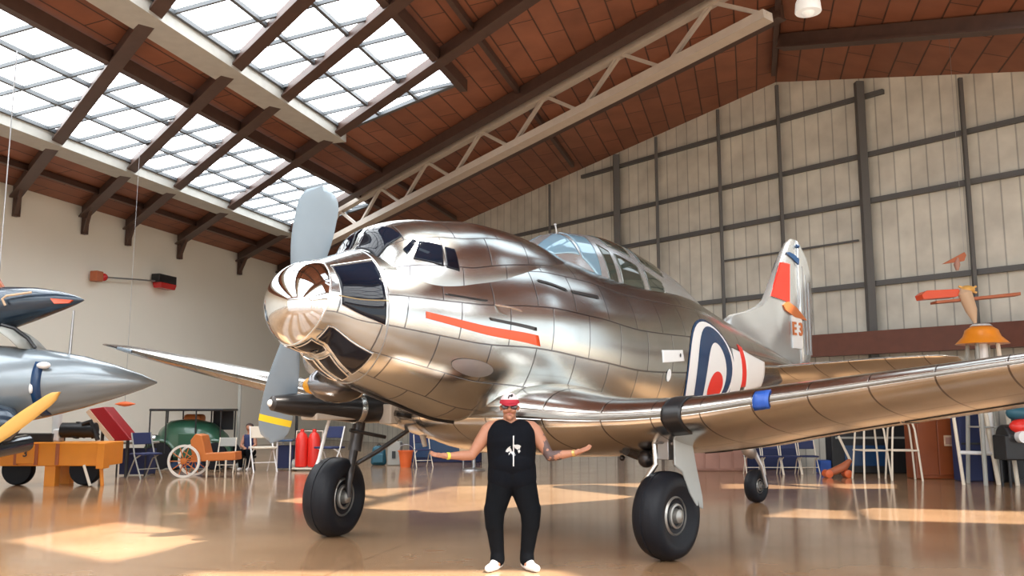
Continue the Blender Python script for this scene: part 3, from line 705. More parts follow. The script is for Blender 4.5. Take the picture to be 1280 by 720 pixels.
def fuse_mesh(name, caps, m, parent, vox=.007, smooth=4):
    """tapered limbs fused into one continuous skin"""
    mb = MB()
    for c in caps:
        a, b, ra, rb = Vector(c[0]), Vector(c[1]), c[2], c[3]; sq = c[4] if len(c) > 4 else (1, 1)
        L_ = (b - a).length; d = (b - a).normalized() if L_ > 1e-5 else Vector((0, 0, 1))
        u = Vector((1, 0, 0)) if abs(d.x) < .9 else Vector((0, 0, 1)); y = d.cross(u).normalized(); x = y.cross(d)
        rings = []; N_ = 20
        for k in range(9):
            t = -PI / 2 + PI / 2 * k / 8; rings.append((a + d * ra * math.sin(t), max(1e-4, ra * math.cos(t))))
        for k in range(9):
            t = PI / 2 * k / 8; rings.append((b + d * rb * math.sin(t), max(1e-4, rb * math.cos(t))))
        mb.loft([[p + x * r * sq[0] * math.cos(2 * PI * k / N_) + y * r * sq[1] * math.sin(2 * PI * k / N_) for k in range(N_)] for p, r in rings])
    o = mb.build(name, m, None); md = o.modifiers.new('r', 'REMESH'); md.mode = 'VOXEL'; md.voxel_size = vox
    sm = o.modifiers.new('s', 'SMOOTH'); sm.factor = .5; sm.iterations = smooth
    bpy.context.view_layer.update()
    me = bpy.data.meshes.new_from_object(o.evaluated_get(bpy.context.evaluated_depsgraph_get())); me.name = name
    bpy.data.objects.remove(o)
    for p in me.polygons: p.use_smooth = True
    me.materials.clear(); me.materials.append(M[m])
    q = bpy.data.objects.new(name, me); COL.objects.link(q); q.parent = parent; return q
PY = 9.10
def make_person():
    t = thing('person', 'man in black sleeveless shirt and trousers, red and white cap, arms spread wide', 'person', (0, PY, 0))
    H = Vector((-.025, -.02, 1.60))                 # head centre
    caps = [((-.025, 0, 1.44), (-.025, -.01, 1.55), .068, .062),                    # neck
            ((-.025, -.02, 1.635), (-.025, -.012, 1.64), .098, .098, (.85, 1.02)),      # skull
            ((-.025, -.045, 1.56), (-.025, -.05, 1.53), .078, .058, (.92, .95)),        # jaw
            ((-.025, -.128, 1.61), (-.025, -.140, 1.585), .012, .018),                # nose
            ((-.060, -.102, 1.575), (.010, -.102, 1.575), .026, .026),               # cheeks
            ((-.025, -.105, 1.505), (-.025, -.10, 1.50), .026, .026),                   # chin
            ((-.112, -.005, 1.61), (-.112, 0, 1.58), .018, .012, (1, .6)), ((.062, -.005, 1.61), (.062, 0, 1.58), .018, .012, (1, .6)),
            ((-.07, 0, 1.42), (-.21, 0, 1.385), .07, .085), ((.02, 0, 1.42), (.19, 0, 1.385), .07, .085),   # shoulders
            ((-.10, 0, 1.30), (-.07, 0, 1.0), .145, .13), ((.08, 0, 1.30), (.06, 0, 1.0), .145, .13),
            ((-.06, 0, .95), (.06, 0, .95), .13, .13), ((-.05, -.10, 1.28), (.05, -.10, 1.28), .07, .07)]
    # arms: (shoulder, elbow, wrist)
    SL, EL, WL = Vector((-.245, 0, 1.365)), Vector((-.41, -.03, 1.125)), Vector((-.655, -.16, 1.125))
    SR, ER, WR = Vector((.225, 0, 1.365)), Vector((.385, -.03, 1.115)), Vector((.64, -.14, 1.155))
    for s, e, w in ((SL, EL, WL), (SR, ER, WR)):
        caps += [(s, s + (e - s) * .5, .078, .066), (s + (e - s) * .45, e, .066, .047), (e, e + (w - e) * .35, .05, .05), (e + (w - e) * .3, w, .05, .029)]
    # hands, palms turned up, fingers spread
    for sg, w, d0 in ((-1, WL, Vector((-1, -.25, .12))), (1, WR, Vector((1, -.2, .38)))):
        d0 = d0.normalized(); pn = Vector((0, -.35, 1)).normalized(); pn = (pn - d0 * pn.dot(d0)).normalized(); sd = d0.cross(pn) * sg   # towards the thumb side
        if sd.y > 0: sd = -sd
        sd = -sd if False else sd
        c = w + d0 * .055
        caps += [(w, w + d0 * .03, .029, .03)]
        for k in (-1.5, -.5, .5, 1.5): caps.append((w + d0 * .025 + sd * k * .012, w + d0 * .085 + sd * k * .020, .016, .0145))
        for k, L_ in ((-1.5, .060), (-.5, .074), (.5, .080), (1.5, .070)):
            b0 = w + d0 * .092 + sd * k * .0235; fd = (d0 + sd * k * .17).normalized()
            p1 = b0 + fd * L_ * .5 + pn * .002; p2 = p1 + (fd + pn * .30).normalized() * L_ * .5
            caps += [(b0, p1, .0102, .0092), (p1, p2, .0092, .0078)]
        tb = w + d0 * .03 - sd * .0 + sd * -.026 * -1 * -1
        tb = w + d0 * .035 + sd * .030; td = (d0 * .7 + sd * .8 + pn * .25).normalized(); p1 = tb + td * .038
        caps += [(tb, p1, .015, .0125), (p1, p1 + (td + d0 * .4).normalized() * .032, .0122, .010)]
    # legs inside the trousers
    HPL, HPR, KL, KR, AL, AR = Vector((-.10, 0, .88)), Vector((.10, 0, .88)), Vector((-.165, -.03, .47)), Vector((.175, -.03, .47)), Vector((-.145, 0, .10)), Vector((.150, 0, .10))
    for h, k, a in ((HPL, KL, AL), (HPR, KR, AR)):
        caps += [(h, k, .10, .06), (k, k + (a - k) * .35, .06, .058), (k + (a - k) * .3, a, .056, .04), (a, a + Vector((0, -.06, -.04)), .04, .03)]
    fuse_mesh('body', caps, 'skin_t', t, .005, 3)
    # trousers
    tr = [((-.09, 0, .93), (.09, 0, .93), .150, .150, (1, 1.0))]
    for h, k, a, sg in ((HPL, KL, AL, -1), (HPR, KR, AR, 1)):
        kk = k + Vector((sg * .012, 0, .04))
        tr += [(h + Vector((0, 0, -.01)), kk + Vector((0, 0, .05)), .145, .105), (kk + Vector((0, 0, .08)), kk - Vector((0, .0, .08)), .108, .092), (kk - Vector((0, 0, .05)), a + Vector((0, 0, .06)), .092, .068), (a + Vector((0, 0, .08)), a + Vector((0, -.01, .0)), .068, .074)]
        tr += [(h + Vector((sg * .09, 0, -.22)), h + Vector((sg * .10, 0, -.34)), .055, .06)]      # cargo pockets
    fuse_mesh('trousers', tr, 'cloth_black', t, .009, 5)
    # sleeveless shirt
    sh = [((-.10, -.0, 1.36), (-.155, 0, 1.395), .10, .066), ((.075, 0, 1.36), (.13, 0, 1.395), .10, .066), ((-.10, -.01, 1.32), (-.085, 0, 1.0), .165, .155), ((.085, -.01, 1.32), (.08, 0, 1.0), .165, .155),
          ((-.08, 0, 1.0), (-.085, 0, .90), .165, .165), ((.08, 0, 1.0), (.085, 0, .90), .165, .165), ((-.07, -.02, 1.05), (.07, -.02, 1.05), .165, .165), ((-.1, -.02, 1.27), (.08, -.02, 1.27), .16, .16)]
    fuse_mesh('sleeveless_shirt', sh, 'shirt', t, .009, 4)
    nk = MB(); nk.tube([Vector((-.025 + .085 * math.cos(a), .0 + .085 * math.sin(a), 1.455 - .028 * math.sin(-a + 0) * (1 if math.sin(a) < 0 else 0) - (.03 if math.sin(a) < 0 else 0) * abs(math.sin(a)))) for a in [2 * PI * k / 24 for k in range(25)]], .012, 6); nk.build('collar', 'cloth_black', t, smooth=True)
    # shoes
    for ax, dx in ((-.150, -.075), (.150, .085)):
        d = Vector((dx, -.16, 0)).normalized(); a = Vector((ax, 0, 0)); s = [(a + d * -.03 + Vector((0, 0, .055)), a + d * .05 + Vector((0, 0, .062)), .050, .052), (a + d * .05 + Vector((0, 0, .045)), a + d * .19 + Vector((0, 0, .038)), .050, .036, (1.1, 1)), (a + d * .0 + Vector((0, 0, .04)), a + d * .15 + Vector((0, 0, .036)), .038, .038, (1.2, 1))]
        o = fuse_mesh('shoe', s, 'white', t, .007, 4); o['label'] = 'white shoe'
        for v in o.data.vertices: v.co.z = max(v.co.z, .003)
    # cap with brim, emblem
    cp = MB(); rings = []
    for i in range(11):
        th = PI / 2 * i / 10; rings.append([H + Vector((.100 * math.cos(th) * math.cos(2 * PI * k / 32), .012 + .116 * math.cos(th) * math.sin(2 * PI * k / 32), .045 + .112 * math.sin(th) ** 1.1)) for k in range(32)])
    cp.loft(rings, True, False)
    cap = cp.build('cap', 'cap_pink', t, smooth=True); cap['label'] = 'white and red baseball cap'
    fr_ = MB(); rr = []
    for i in range(4):
        th = PI / 2 * i / 12; rr.append([H + Vector((.1025 * math.cos(th) * math.cos(PI + PI * k / 24), .012 + .1185 * math.cos(th) * math.sin(PI + PI * k / 24), .045 + .113 * math.sin(th) ** 1.1)) for k in range(25)])
    fr_.loft(rr, False, False); fr_.build('cap_front', 'cap_red', cap, smooth=True)
    bm_ = MB(); top = []; 
    for i in range(7):
        r = i / 6; top.append([H + Vector(((.101 - .012 * r) * math.cos(PI + PI * k / 20), .012 - (.117 + .070 * r) * abs(math.sin(PI * k / 20)) ** (1 - .25 * r) + .0, .050 - .026 * r * abs(math.sin(PI * k / 20)))) for k in range(21)])
    bm_.loft(top, False, False); b = bm_.build('cap_brim', 'cap_red', cap, smooth=True); b.modifiers.new('t', 'SOLIDIFY').thickness = .005
    em = MB(); 
    for a, c2 in (((-.012, .098), (.0, .128)), ((.008, .120), (.030, .138)), ((.012, .112), (.034, .126))): em.beam(H + Vector((a[0], -.092 + (a[1] - .1) * .9, a[1])), H + Vector((c2[0], -.092 + (c2[1] - .1) * .9, c2[1])), .008, .012)
    em.build('cap_emblem', 'black', cap)
    sg = MB()
    for s in (-1, 1): sg.sphere(H + Vector((s * .040, -.094, .006)), .039, (1, .38, .74))
    sg.beam(H + Vector((-.02, -.112, .02)), H + Vector((.02, -.112, .02)), .006, .008)
    for s in (-1, 1): sg.beam(H + Vector((s * .07, -.085, .015)), H + Vector((s * .095, .0, .015)), .004, .01)
    sg.build('sunglasses', 'shades', t, smooth=True)
    mo = MB(); mo.sphere(H + Vector((0, -.122, -.058)), .024, (1, .3, .28)); mo.build('mouth', 'lip', t, smooth=True)
    for w, e, m, nm in ((WL, EL, 'band', 'wristband'), (WR, ER, 'watch', 'wrist_watch')):
        d = (w - e).normalized(); bd = MB(); bd.lathe([(.031, -.016), (.036, -.012), (.036, .012), (.031, .016)], w - d * .02, d, 20); bd.build(nm, m, t, smooth=True)
    ey = MB(); ey.sphere((.068, -.005, 1.572), .010); ey.build('ear_stud', 'white', t, smooth=True)
    return t
make_person()

# ================================================================== BACKGROUND THINGS
M['greyblue'] = mat('grey_blue_aircraft_paint', (.23, .27, .30), .25, .35, var=.1, vscale=.8, coat=.4)
M['darkblue'] = mat('dark_blue_aircraft_paint', (.022, .04, .065), .22, .3, var=.2, coat=.5)
M['ochre'] = mat('ochre_propeller_wood', (.72, .40, .10), .4)
M['cart'] = mat('orange_machine_paint', (.80, .27, .02), .42, var=.08)
M['darkmach'] = mat('black_machinery', (.02, .02, .022), .4, .3, var=.4)
M['darkred'] = mat('dark_red_slide', (.30, .01, .015), .3); M['green'] = mat('dark_green_car_paint', (.03, .10, .06), .3, coat=.5)
M['whitewall'] = mat('cream_rubber', (.75, .72, .66), .5); M['wicker'] = mat('orange_seat_leather', (.55, .16, .03), .5)
M['whitetube'] = mat('cream_white_tubing', (.78, .70, .58), .35); M['navycloth'] = mat('navy_cloth', (.02, .03, .10), .7)
M['wood'] = mat('reddish_wood_cabinet', (.26, .065, .02), .3, var=.2, vscale=2); M['teal'] = mat('teal_plastic', (.015, .10, .15), .4)
M['greyp'] = mat('grey_plastic', (.35, .35, .32), .5); M['orangep'] = mat('orange_plastic', (.7, .13, .03), .4)
M['beige'] = mat('beige_laminate', (.55, .42, .28), .5); M['pinkwood'] = mat('dusty_pink_wood', (.40, .21, .16), .6, var=.15)
M['lampor'] = mat('orange_enamel_dome', (.82, .27, .02), .3, var=.15); M['redlens'] = mat('red_lamp_lens', (.5, .02, .02), .2)
M['tan'] = mat('tan_fabric', (.60, .42, .28), .7); M['hangwhite'] = mat('white_enamel_lamp', (.8, .8, .78), .3, emit=(1, .97, .9), es=.3)
M['brownleather'] = mat('brown_toy_wood', (.42, .12, .05), .5)

# ---- grey-blue airplane nose at left
Y1 = 16.5
def A1(px, py, Y=Y1): return atY(px, py, Y)
nose = A1(196, 478); t = thing('airplane', 'grey-blue airplane with long pointed nose entering from the left edge', 'airplane', (nose.x, nose.y, 0))
k = Y1 / 1100
mb = MB(); zc = nose.z; rings = []
prof = [(0, 0.02, 0), (.25, .14, .01), (.7, .31, .02), (1.3, .50, .02), (1.9, .64, .0), (2.6, .76, -.04), (3.4, .86, -.10), (4.4, .92, -.14), (5.6, .92, -.15)]
for x, r, dz in prof: rings.append([Vector((-x, -x * .10 + r * math.cos(a), zc + dz + r * math.sin(a) * (.92 if math.sin(a) > 0 else 1.0))) for a in [2 * PI * i / 48 for i in range(48)]])
mb.loft(rings); mb.build('fuselage', 'greyblue', t, smooth=True, angle=60)
mb = MB(); mb.loft([[Vector((-x, -x * .10 + (r + .012) * math.cos(a), zc + dz + (r + .012) * math.sin(a) * (.92 if math.sin(a) > 0 else 1))) for a in [PI * .80 + PI * .62 * i / 20 for i in range(21)]] for x, r, dz in ((1.75, .61, .0), (1.90, .64, .0))], False, False)
cl = mb.build('nose_band', 'navy', t, smooth=True); cl.modifiers.new('t', 'SOLIDIFY').thickness = .02
mb = MB(); mb.sphere((-1.72, -.78, zc + .28), .09, (1.4, .7, .7)); mb.build('landing_light', 'white', t, smooth=True)
mb = MB(); mb.sphere((-1.9, -.80, zc - .12), .08, (.5, .6, 1.3)); mb.build('landing_light', 'white', t, smooth=True)
mb = MB(); mb.tube([(-1.66, .0, zc + .5), (-1.64, 0, zc + 1.35)], [.03, .02], 8); mb.build('aerial', 'steel', t)
# windshield arch and glass
mb = MB(); ar = [(-2.15, -.3, zc + .62), (-2.3, -.3, zc + .80), (-2.55, -.3, zc + .98), (-2.8, -.3, zc + 1.05)]; mb.tube(ar, .035, 8); mb.build('canopy_frame', 'black', t, smooth=True)
mb = MB(); mb.loft([[Vector((-2.2 - q * .19, y, zc + .60 + .42 * math.sin(q / 3 * PI / 2) * (1 - abs(y + .2) ** 2 * .6))) for y in (-.75, -.5, -.25, 0, .25)] for q in range(5)], False, False); o = mb.build('canopy_glass', 'greyp', t, smooth=True); o.modifiers.new('t', 'SOLIDIFY').thickness = .02
# propeller with ochre blade
mb = MB(); h = A1(-30, 566, Y1 - 1.5) - t.location; tipp = A1(75, 490, Y1 - 1.5) - t.location; h.z = A1(-30, 566, Y1 - 1.5).z; tipp.z = A1(75, 490, Y1 - 1.5).z
rings = []; dd = (tipp - h); L_ = dd.length; dd.normalize(); up = Vector((0, 1, 0)).cross(dd)
for i in range(15):
    q = i / 14; w = .055 + .07 * math.sin(min(1, q * 1.3) * PI * .75) ; w *= math.sqrt(max(.002, 1 - max(0, (q - .8) / .2) ** 2))
    rings.append([h + dd * L_ * q + up * w * math.cos(a) + Vector((0, 1, 0)) * .035 * math.sin(a) for a in [2 * PI * j / 12 for j in range(12)]])
mb.loft(rings); mb.lathe([(.02, -.2), (.12, -.15), (.14, .1)], h, (0, 1, 0), 16); o = mb.build('propeller_blade', 'ochre', t, smooth=True); o['label'] = 'ochre propeller blade'
mb = MB(); mb.tube([(h.x, h.y, h.z), (h.x, h.y + 1.5, h.z + .1)], .16, 12); mb.build('propeller_shaft', 'darkblue', t, smooth=True)
mb = MB(); mb.loft([[Vector((-x, -1.0 + r * math.cos(a), zc - .75 + r * math.sin(a))) for a in [2 * PI * i / 32 for i in range(32)]] for x, r in ((1.9, .05), (2.1, .28), (2.6, .42), (3.4, .5), (5, .5))]); mb.build('engine_cowling', 'darkblue', t, smooth=True)
for px0, px1 in ((62, 66),):
    g = ground(px1, 604); mb = MB(); mb.tube([(g.x - nose.x, g.y - nose.y, zc - .6), (g.x - nose.x, g.y - nose.y, .0)], [.10, .06], 10); mb.build('support_leg', 'white', t, smooth=True)
# ---- dark blue airplane nose hanging above it
n2 = A1(105, 375); t = thing('airplane', 'dark blue pointed airplane nose with red tip mark hanging above the grey-blue airplane', 'airplane', (n2.x, n2.y, 0))
mb = MB(); rings = []
for x, r, dz in [(0, .015, 0), (.15, .10, .01), (.45, .22, .01), (.9, .36, -.02), (1.4, .47, -.08), (2.2, .6, -.2), (3.4, .7, -.35)]: rings.append([Vector((-x, x * .05 + r * math.cos(a), n2.z + dz + r * math.sin(a) * (.72 if math.sin(a) > 0 else 1))) for a in [2 * PI * i / 40 for i in range(40)]])
mb.loft(rings); mb.build('nose', 'darkblue', t, smooth=True, angle=60)
mb = MB(); mb.prism([(-.14, -.16, n2.z - .02), (-.50, -.27, n2.z + .0), (-.42, -.27, n2.z - .10), (-.20, -.18, n2.z - .08)], (0, .05, 0)); mb.build('red_mark', 'orangered', t)
mb = MB(); mb.tube([(-.80, -.36, n2.z + .10), (-1.2, -.47, n2.z + .02), (-1.26, -.49, n2.z - .04), (-1.2, -.48, n2.z - .16)], .022, 6); mb.build('handle_mark', 'tan', t)
mb = MB(); mb.prism([(-1.55, 0, n2.z + .25), (-1.9, 0, n2.z + .75), (-2.6, 0, n2.z + .9), (-2.6, 0, n2.z + .2)], (0, .08, 0)); mb.build('tail_fin', 'brownleather', t)
mb = MB(); mb.tube([(-1.7, .1, n2.z + .3), (-1.7, .1, 8.6)], .012, 6); mb.build('hanging_cable', 'steel', t)

# ---- orange cart
g0 = ground(20, 606); t = thing('equipment_cart', 'orange steel equipment cart carrying black machinery below the grey-blue airplane', 'cart', (g0.x, g0.y, 0), .03)
kk = g0.y / 1100
def cz(py): return (606 - py) * kk
def cx(px): return (px - 20) * kk
mb = MB(); mb.box((cx(66), 0, cz(568)), (kk * 142, .9, kk * 28)); mb.build('bed', 'cart', t, bevel=.02)
mb = MB(); mb.box((cx(43), -.47, cz(568)), (kk * 21, .06, kk * 22)); pl = mb.build('number_plate', 'cart', t, bevel=.01)
text_mesh('number', '3', .20, .004, 'black', pl, Matrix.Translation((cx(43), -.505, cz(567))) @ Matrix.Rotation(PI / 2, 4, 'X'))
for px in (31, 55, 80): mb = MB(); mb.box((cx(px), -.46, cz(568)), (kk * 4, .04, kk * 25)); mb.build('bed_rib', 'brownleather', t)
mb = MB(); mb.box((cx(71), -.3, cz(588)), (kk * 13, .22, kk * 38)); mb.build('leg', 'cart', t, bevel=.01)
mb = MB(); mb.box((cx(71), .35, cz(588)), (kk * 13, .22, kk * 38)); mb.build('leg', 'cart', t, bevel=.01)
mb = MB(); mb.box((cx(133), -.4, cz(570)), (kk * 9, .3, kk * 30)); mb.tube([(cx(131), -.4, cz(580)), (cx(134), -.4, .0)], .04, 8); mb.build('leg', 'cart', t, bevel=.01)
mb = MB(); mb.tube([(cx(112), -.45, cz(581)), (cx(122), -.5, .02)], .03, 8); mb.build('tow_bar', 'whitetube', t)
for px in (25, 106):
    mb = MB(); mb.lathe([(.05, -.08), (.30, -.10), (.33, -.05), (.33, .05), (.30, .10), (.05, .08)], (cx(px), -.1, .33), (0, 1, 0), 28); w_ = mb.build('wheel', 'tyre', t, smooth=True)
mb = MB(); mb.box((cx(35), .1, cz(550)), (kk * 60, .6, kk * 12)); mb.lathe([(.05, -.4), (.16, -.35), (.16, .35), (.05, .4)], (cx(92), .0, cz(540)), (1, 0, 0), 18)
for q in range(5): mb.lathe([(.04, -.18), (.09, -.16), (.09, .16), (.04, .18)], (cx(84 + q * 6), .0, cz(540)), (math.cos(q * 1.3), 0.1, math.sin(q * 1.3)), 12)
mb.tube([(cx(98), -.1, cz(533)), (cx(108), -.1, cz(529)), (cx(113), -.1, cz(540)), (cx(118), -.1, cz(552))], .05, 8); mb.build('engine', 'darkmach', t, smooth=True, angle=30)
mb = MB(); mb.box((cx(66), .0, cz(546)), (kk * 11, .3, kk * 16), taper=.7); mb.build('white_tank', 'white', t, bevel=.04)
# ---- red slide on a table
g0 = ground(150, 598); kk = g0.y / 1100; t = thing('red_chute', 'long dark red chute sloping down behind the orange cart', 'chute', (g0.x, g0.y, 0))
q = lambda px, py, y=0.: Vector(((px - 150) * kk, y, (598 - py) * kk))
mb = MB(); mb.prism([q(106, 514), q(125, 511), q(162, 552), q(140, 553)], (0, .5, 0)); mb.build('trough', 'darkred', t, bevel=.02)
mb = MB(); mb.beam(q(106, 516, -.03), q(139, 553, -.03), .05, .09); mb.build('side_rail', 'tan', t)
mb = MB(); mb.tube([q(118, 530, .3), q(118, 598, .3)], .04, 8); mb.tube([q(150, 552, .3), q(150, 598, .3)], .04, 8); mb.build('stand', 'darkmach', t)
def table(name, label, px0, px1, ptop, pbase, mtop, mleg, depth=.7, thick=.05, group=None, apron=None):
    g0 = ground((px0 + px1) / 2, pbase); k_ = g0.y / 1100; w = (px1 - px0) * k_; h = (pbase - ptop) * k_
    t = thing(name, label, 'table', (g0.x, g0.y + depth / 2, 0), 0, group)
    mb = MB(); mb.box((0, 0, h - thick / 2), (w, depth, thick)); mb.build('tabletop', mtop, t, bevel=.01)
    for sx in (-1, 1):
        for sy in (-1, 1): mb = MB(); mb.tube([(sx * (w / 2 - .06), sy * (depth / 2 - .06), 0), (sx * (w / 2 - .06), sy * (depth / 2 - .06), h - thick)], .022, 8); mb.build('leg', mleg, t)
    if apron: mb = MB(); mb.box((0, .1, h * .42), (w * .9, depth * .6, h * .75)); mb.build('table_skirt', apron, t, bevel=.01)
    return t
table('table', 'dark low table with pale top edge at the foot of the red chute', 141, 182, 554, 596, 'greyp', 'darkmach', apron='navycloth')
# ---- folding chairs
def folding_chair(label, px, pbase, hpx, frame, seat, rz_=0., group=None, back=True):
    g0 = ground(px, pbase); k_ = g0.y / 1100; h = hpx * k_; s = h / .85
    t = thing('folding_chair', label, 'chair', (g0.x, g0.y, 0), rz_, group); t.scale = (s, s, s)
    for sx in (-1, 1):
        mb = MB(); mb.tube([(sx * .22, -.22, 0), (sx * .21, .02, .42), (sx * .20, .16, .84)], .014, 8); mb.build('leg', frame, t, smooth=True)
        mb = MB(); mb.tube([(sx * .19, .24, 0), (sx * .19, .04, .36), (sx * .19, -.16, .45)], .013, 8); mb.build('leg', frame, t, smooth=True)
    mb = MB(); mb.box((0, -.02, .45), (.42, .40, .035)); mb.build('seat', seat, t, bevel=.012)
    if back: mb = MB(); mb.box((0, .14, .73), (.40, .03, .22), rot=Matrix.Rotation(-.2, 3, 'X')); mb.build('backrest', seat, t, bevel=.012)
    mb = MB(); mb.tube([(-.21, -.12, .18), (.21, -.12, .18)], .01, 6); mb.build('stretcher', frame, t)
    return t
folding_chair('dark folding chair with grey frame between the red chute and the green car', 180, 598, 56, 'greyp', 'navycloth', 1.0)
folding_chair('pale folding chair in front of the orange seated cart', 282, 590, 42, 'whitetube', 'greyp', .1)
folding_chair('white folding chair left of the dark blue table', 327, 590, 56, 'white', 'whitetube', .6)
folding_chair('white folding chair behind the red gas bottles', 412, 590, 56, 'white', 'navycloth', -.5)
# ---- green vintage car
g0 = ground(232, 588); k_ = (g0.y) / 1100; t = thing('vintage_car', 'dark green vintage car with flat black canopy roof and white-walled wheel', 'car', (g0.x, g0.y + .7, 0))
X_ = lambda px: (px - 232) * k_; Z_ = lambda py: (590 - py) * k_
mb = MB(); rings = []
for px, top, bot, w in [(186, 558, 572, .25), (190, 538, 582, .45), (200, 530, 585, .55), (215, 528, 586, .6), (232, 528, 586, .62), (252, 533, 586, .62), (266, 545, 586, .6), (273, 558, 578, .4)]:
    rings.append([Vector((X_(px), w * math.cos(a) , (Z_(top) + Z_(bot)) / 2 + (Z_(top) - Z_(bot)) / 2 * (abs(math.sin(a)) ** .7) * (1 if math.sin(a) > 0 else -1))) for a in [2 * PI * i / 28 for i in range(28)]])
mb.loft(rings); mb.build('car_body', 'green', t, smooth=True, angle=50)
mb = MB(); mb.box((X_(228), 0, Z_(516.5)), (k_ * 92, 1.3, k_ * 3)); mb.build('canopy_roof', 'black', t, bevel=.02)
for px in (183, 203, 240, 271):
    for y in (-.6, .6): mb = MB(); mb.tube([(X_(px), y, Z_(570)), (X_(px), y, Z_(517))], .02, 8); mb.build('canopy_post', 'darkmach', t)
mb = MB(); mb.box((X_(225), .2, Z_(532)), (k_ * 22, .5, k_ * 20)); mb.build('seat', 'wicker', t, bevel=.08)
mb = MB(); mb.box((X_(258), .45, Z_(530)), (k_ * 26, .05, k_ * 24)); mb.build('side_curtain', 'black', t)
for px in (196, 264):
    for y in (-.55, .55):
        mb = MB(); mb.lathe([(.05, -.05), (.24, -.06), (.34, -.05), (.36, 0), (.34, .05), (.24, .06), (.05, .05)], (X_(px), y, .36), (0, 1, 0), 28); mb.build('wheel', 'tyre', t, smooth=True)
for px in (196, 264):
    mb = MB(); mb.tube([(X_(px) + .42 * math.cos(a), -.55, .34 + .42 * math.sin(a)) for a in [PI * i / 10 for i in range(11)]], .06, 8); mb.build('mudguard', 'green', t, smooth=True)
mb = MB(); mb.box((X_(230), -.6, Z_(560)), (k_ * 22, .06, k_ * 30)); mb.build('door', 'green', t, bevel=.02)
mb = MB(); mb.box((X_(190), 0, Z_(556)), (.06, .6, .5)); mb.build('radiator', 'steel', t, bevel=.02)
for y in (-.42, .42): mb = MB(); mb.lathe([(.02, .1), (.10, .06), (.11, -.06), (.02, -.08)], (X_(186), y, Z_(552)), (1, 0, 0), 16); mb.build('headlamp', 'trim', t, smooth=True)
mb = MB(); mb.box((X_(232), 0, Z_(584)), (k_ * 84, 1.0, k_ * 8)); mb.build('running_board', 'navy', t, bevel=.02)
# ---- orange cart seat with spoked wheel in front of the car
g0 = ground(262, 597); k_ = g0.y / 1100; t = thing('orange_carriage', 'small orange open carriage with large white-rimmed spoked wheel before the green car', 'carriage', (g0.x, g0.y, 0))
X_ = lambda px: (px - 262) * k_; Z_ = lambda py: (597 - py) * k_
mb = MB(); mb.prism([(X_(236), 0, Z_(552)), (X_(242), 0, Z_(544)), (X_(250), 0, Z_(546)), (X_(256), 0, Z_(568)), (X_(292), 0, Z_(566)), (X_(293), 0, Z_(576)), (X_(240), 0, Z_(578))], (0, .5, 0)); mb.build('carriage_body', 'wicker', t, bevel=.02)
for y in (-.08, .58):
    R_ = 20 * k_; c = (X_(231), y, R_); mb = MB(); mb.lathe([(R_ * .86, -.02), (R_, -.02), (R_, .02), (R_ * .86, .02), (R_ * .86, -.02)], c, (0, 1, 0), 36, cap=False); w_ = mb.build('wheel_rim', 'whitewall', t, smooth=True, angle=30)
    mb = MB()
    for i in range(10): a = 2 * PI * i / 10; mb.tube([c, (c[0] + R_ * .88 * math.cos(a), c[1], c[2] + R_ * .88 * math.sin(a))], .012, 6)
    mb.lathe([(.01, -.05), (.07, -.04), (.07, .04), (.01, .05)], c, (0, 1, 0), 16); mb.build('spokes', 'wicker', w_)
for px in (258, 281): mb = MB(); mb.tube([(X_(px), .0, Z_(576)), (X_(px), 0, 0)], .022, 8); mb.build('prop_stand', 'whitetube', t)
# ---- seated visitor near the prop tip
g0 = ground(308, 588); t = thing('person', 'person in dark clothes and white shoes sitting low behind the propeller tip', 'person', (g0.x, g0.y + .2, 0))
caps = [((0, 0, .48), (-.02, .03, .82), .12, .13), ((-.02, .02, .9), (-.02, .0, 1.0), .05, .05), ((-.02, 0, 1.07), (-.02, -.01, 1.10), .085, .09), ((-.02, -.09, 1.07), (-.02, -.10, 1.06), .014, .014),
        ((-.15, .02, .86), (-.20, -.06, .62), .05, .04), ((-.20, -.06, .62), (-.02, -.28, .56), .04, .03), ((.11, .02, .86), (.18, -.08, .64), .05, .04), ((.18, -.08, .64), (.10, -.30, .56), .04, .03),
        ((-.08, 0, .45), (-.10, -.42, .48), .085, .065), ((.08, 0, .45), (.10, -.42, .48), .085, .065), ((-.10, -.42, .48), (-.10, -.40, .08), .06, .04), ((.10, -.42, .48), (.12, -.40, .08), .06, .04)]
for sg, b in ((-1, Vector((-.02, -.28, .56))), (1, Vector((.10, -.30, .56)))):
    for q in range(4): caps.append((b + Vector((-.02 + q * .014, -.03, 0)), b + Vector((-.028 + q * .019, -.10, -.015)), .010, .008))
    caps.append((b, b + Vector((-.045 * sg, -.04, .01)), .012, .009))
fuse_mesh('body', caps, 'skin', t, .012, 2)
fuse_mesh('dark_top', [((0, 0, .50), (-.02, .03, .80), .135, .145), ((-.12, .03, .85), (.08, .03, .85), .07, .07)], 'navycloth', t, .014, 2)
fuse_mesh('trousers', [((-.08, 0, .45), (-.10, -.42, .48), .10, .08), ((.08, 0, .45), (.10, -.42, .48), .10, .08), ((-.10, -.42, .48), (-.10, -.40, .12), .075, .055), ((.10, -.42, .48), (.12, -.40, .12), .075, .055)], 'cloth_black', t, .014, 2)
for x in (-.10, .12): fuse_mesh('shoe', [((x, -.38, .045), (x, -.55, .045), .045, .04)], 'white', t, .012, 1)
mb = MB(); mb.sphere((-.02, .015, 1.12), .105, (.95, 1, .9)); mb.build('hair', 'beard', t, smooth=True)
g0 = ground(308, 588); st = thing('stool', 'low dark stool under the seated visitor', 'stool', (g0.x, g0.y + .2, 0))
mb = MB(); mb.lathe([(.16, .30), (.18, .32), (.18, .35), (.16, .36)], (0, .02, 0), (0, 0, 1), 20); mb.build('seat', 'darkmach', st)
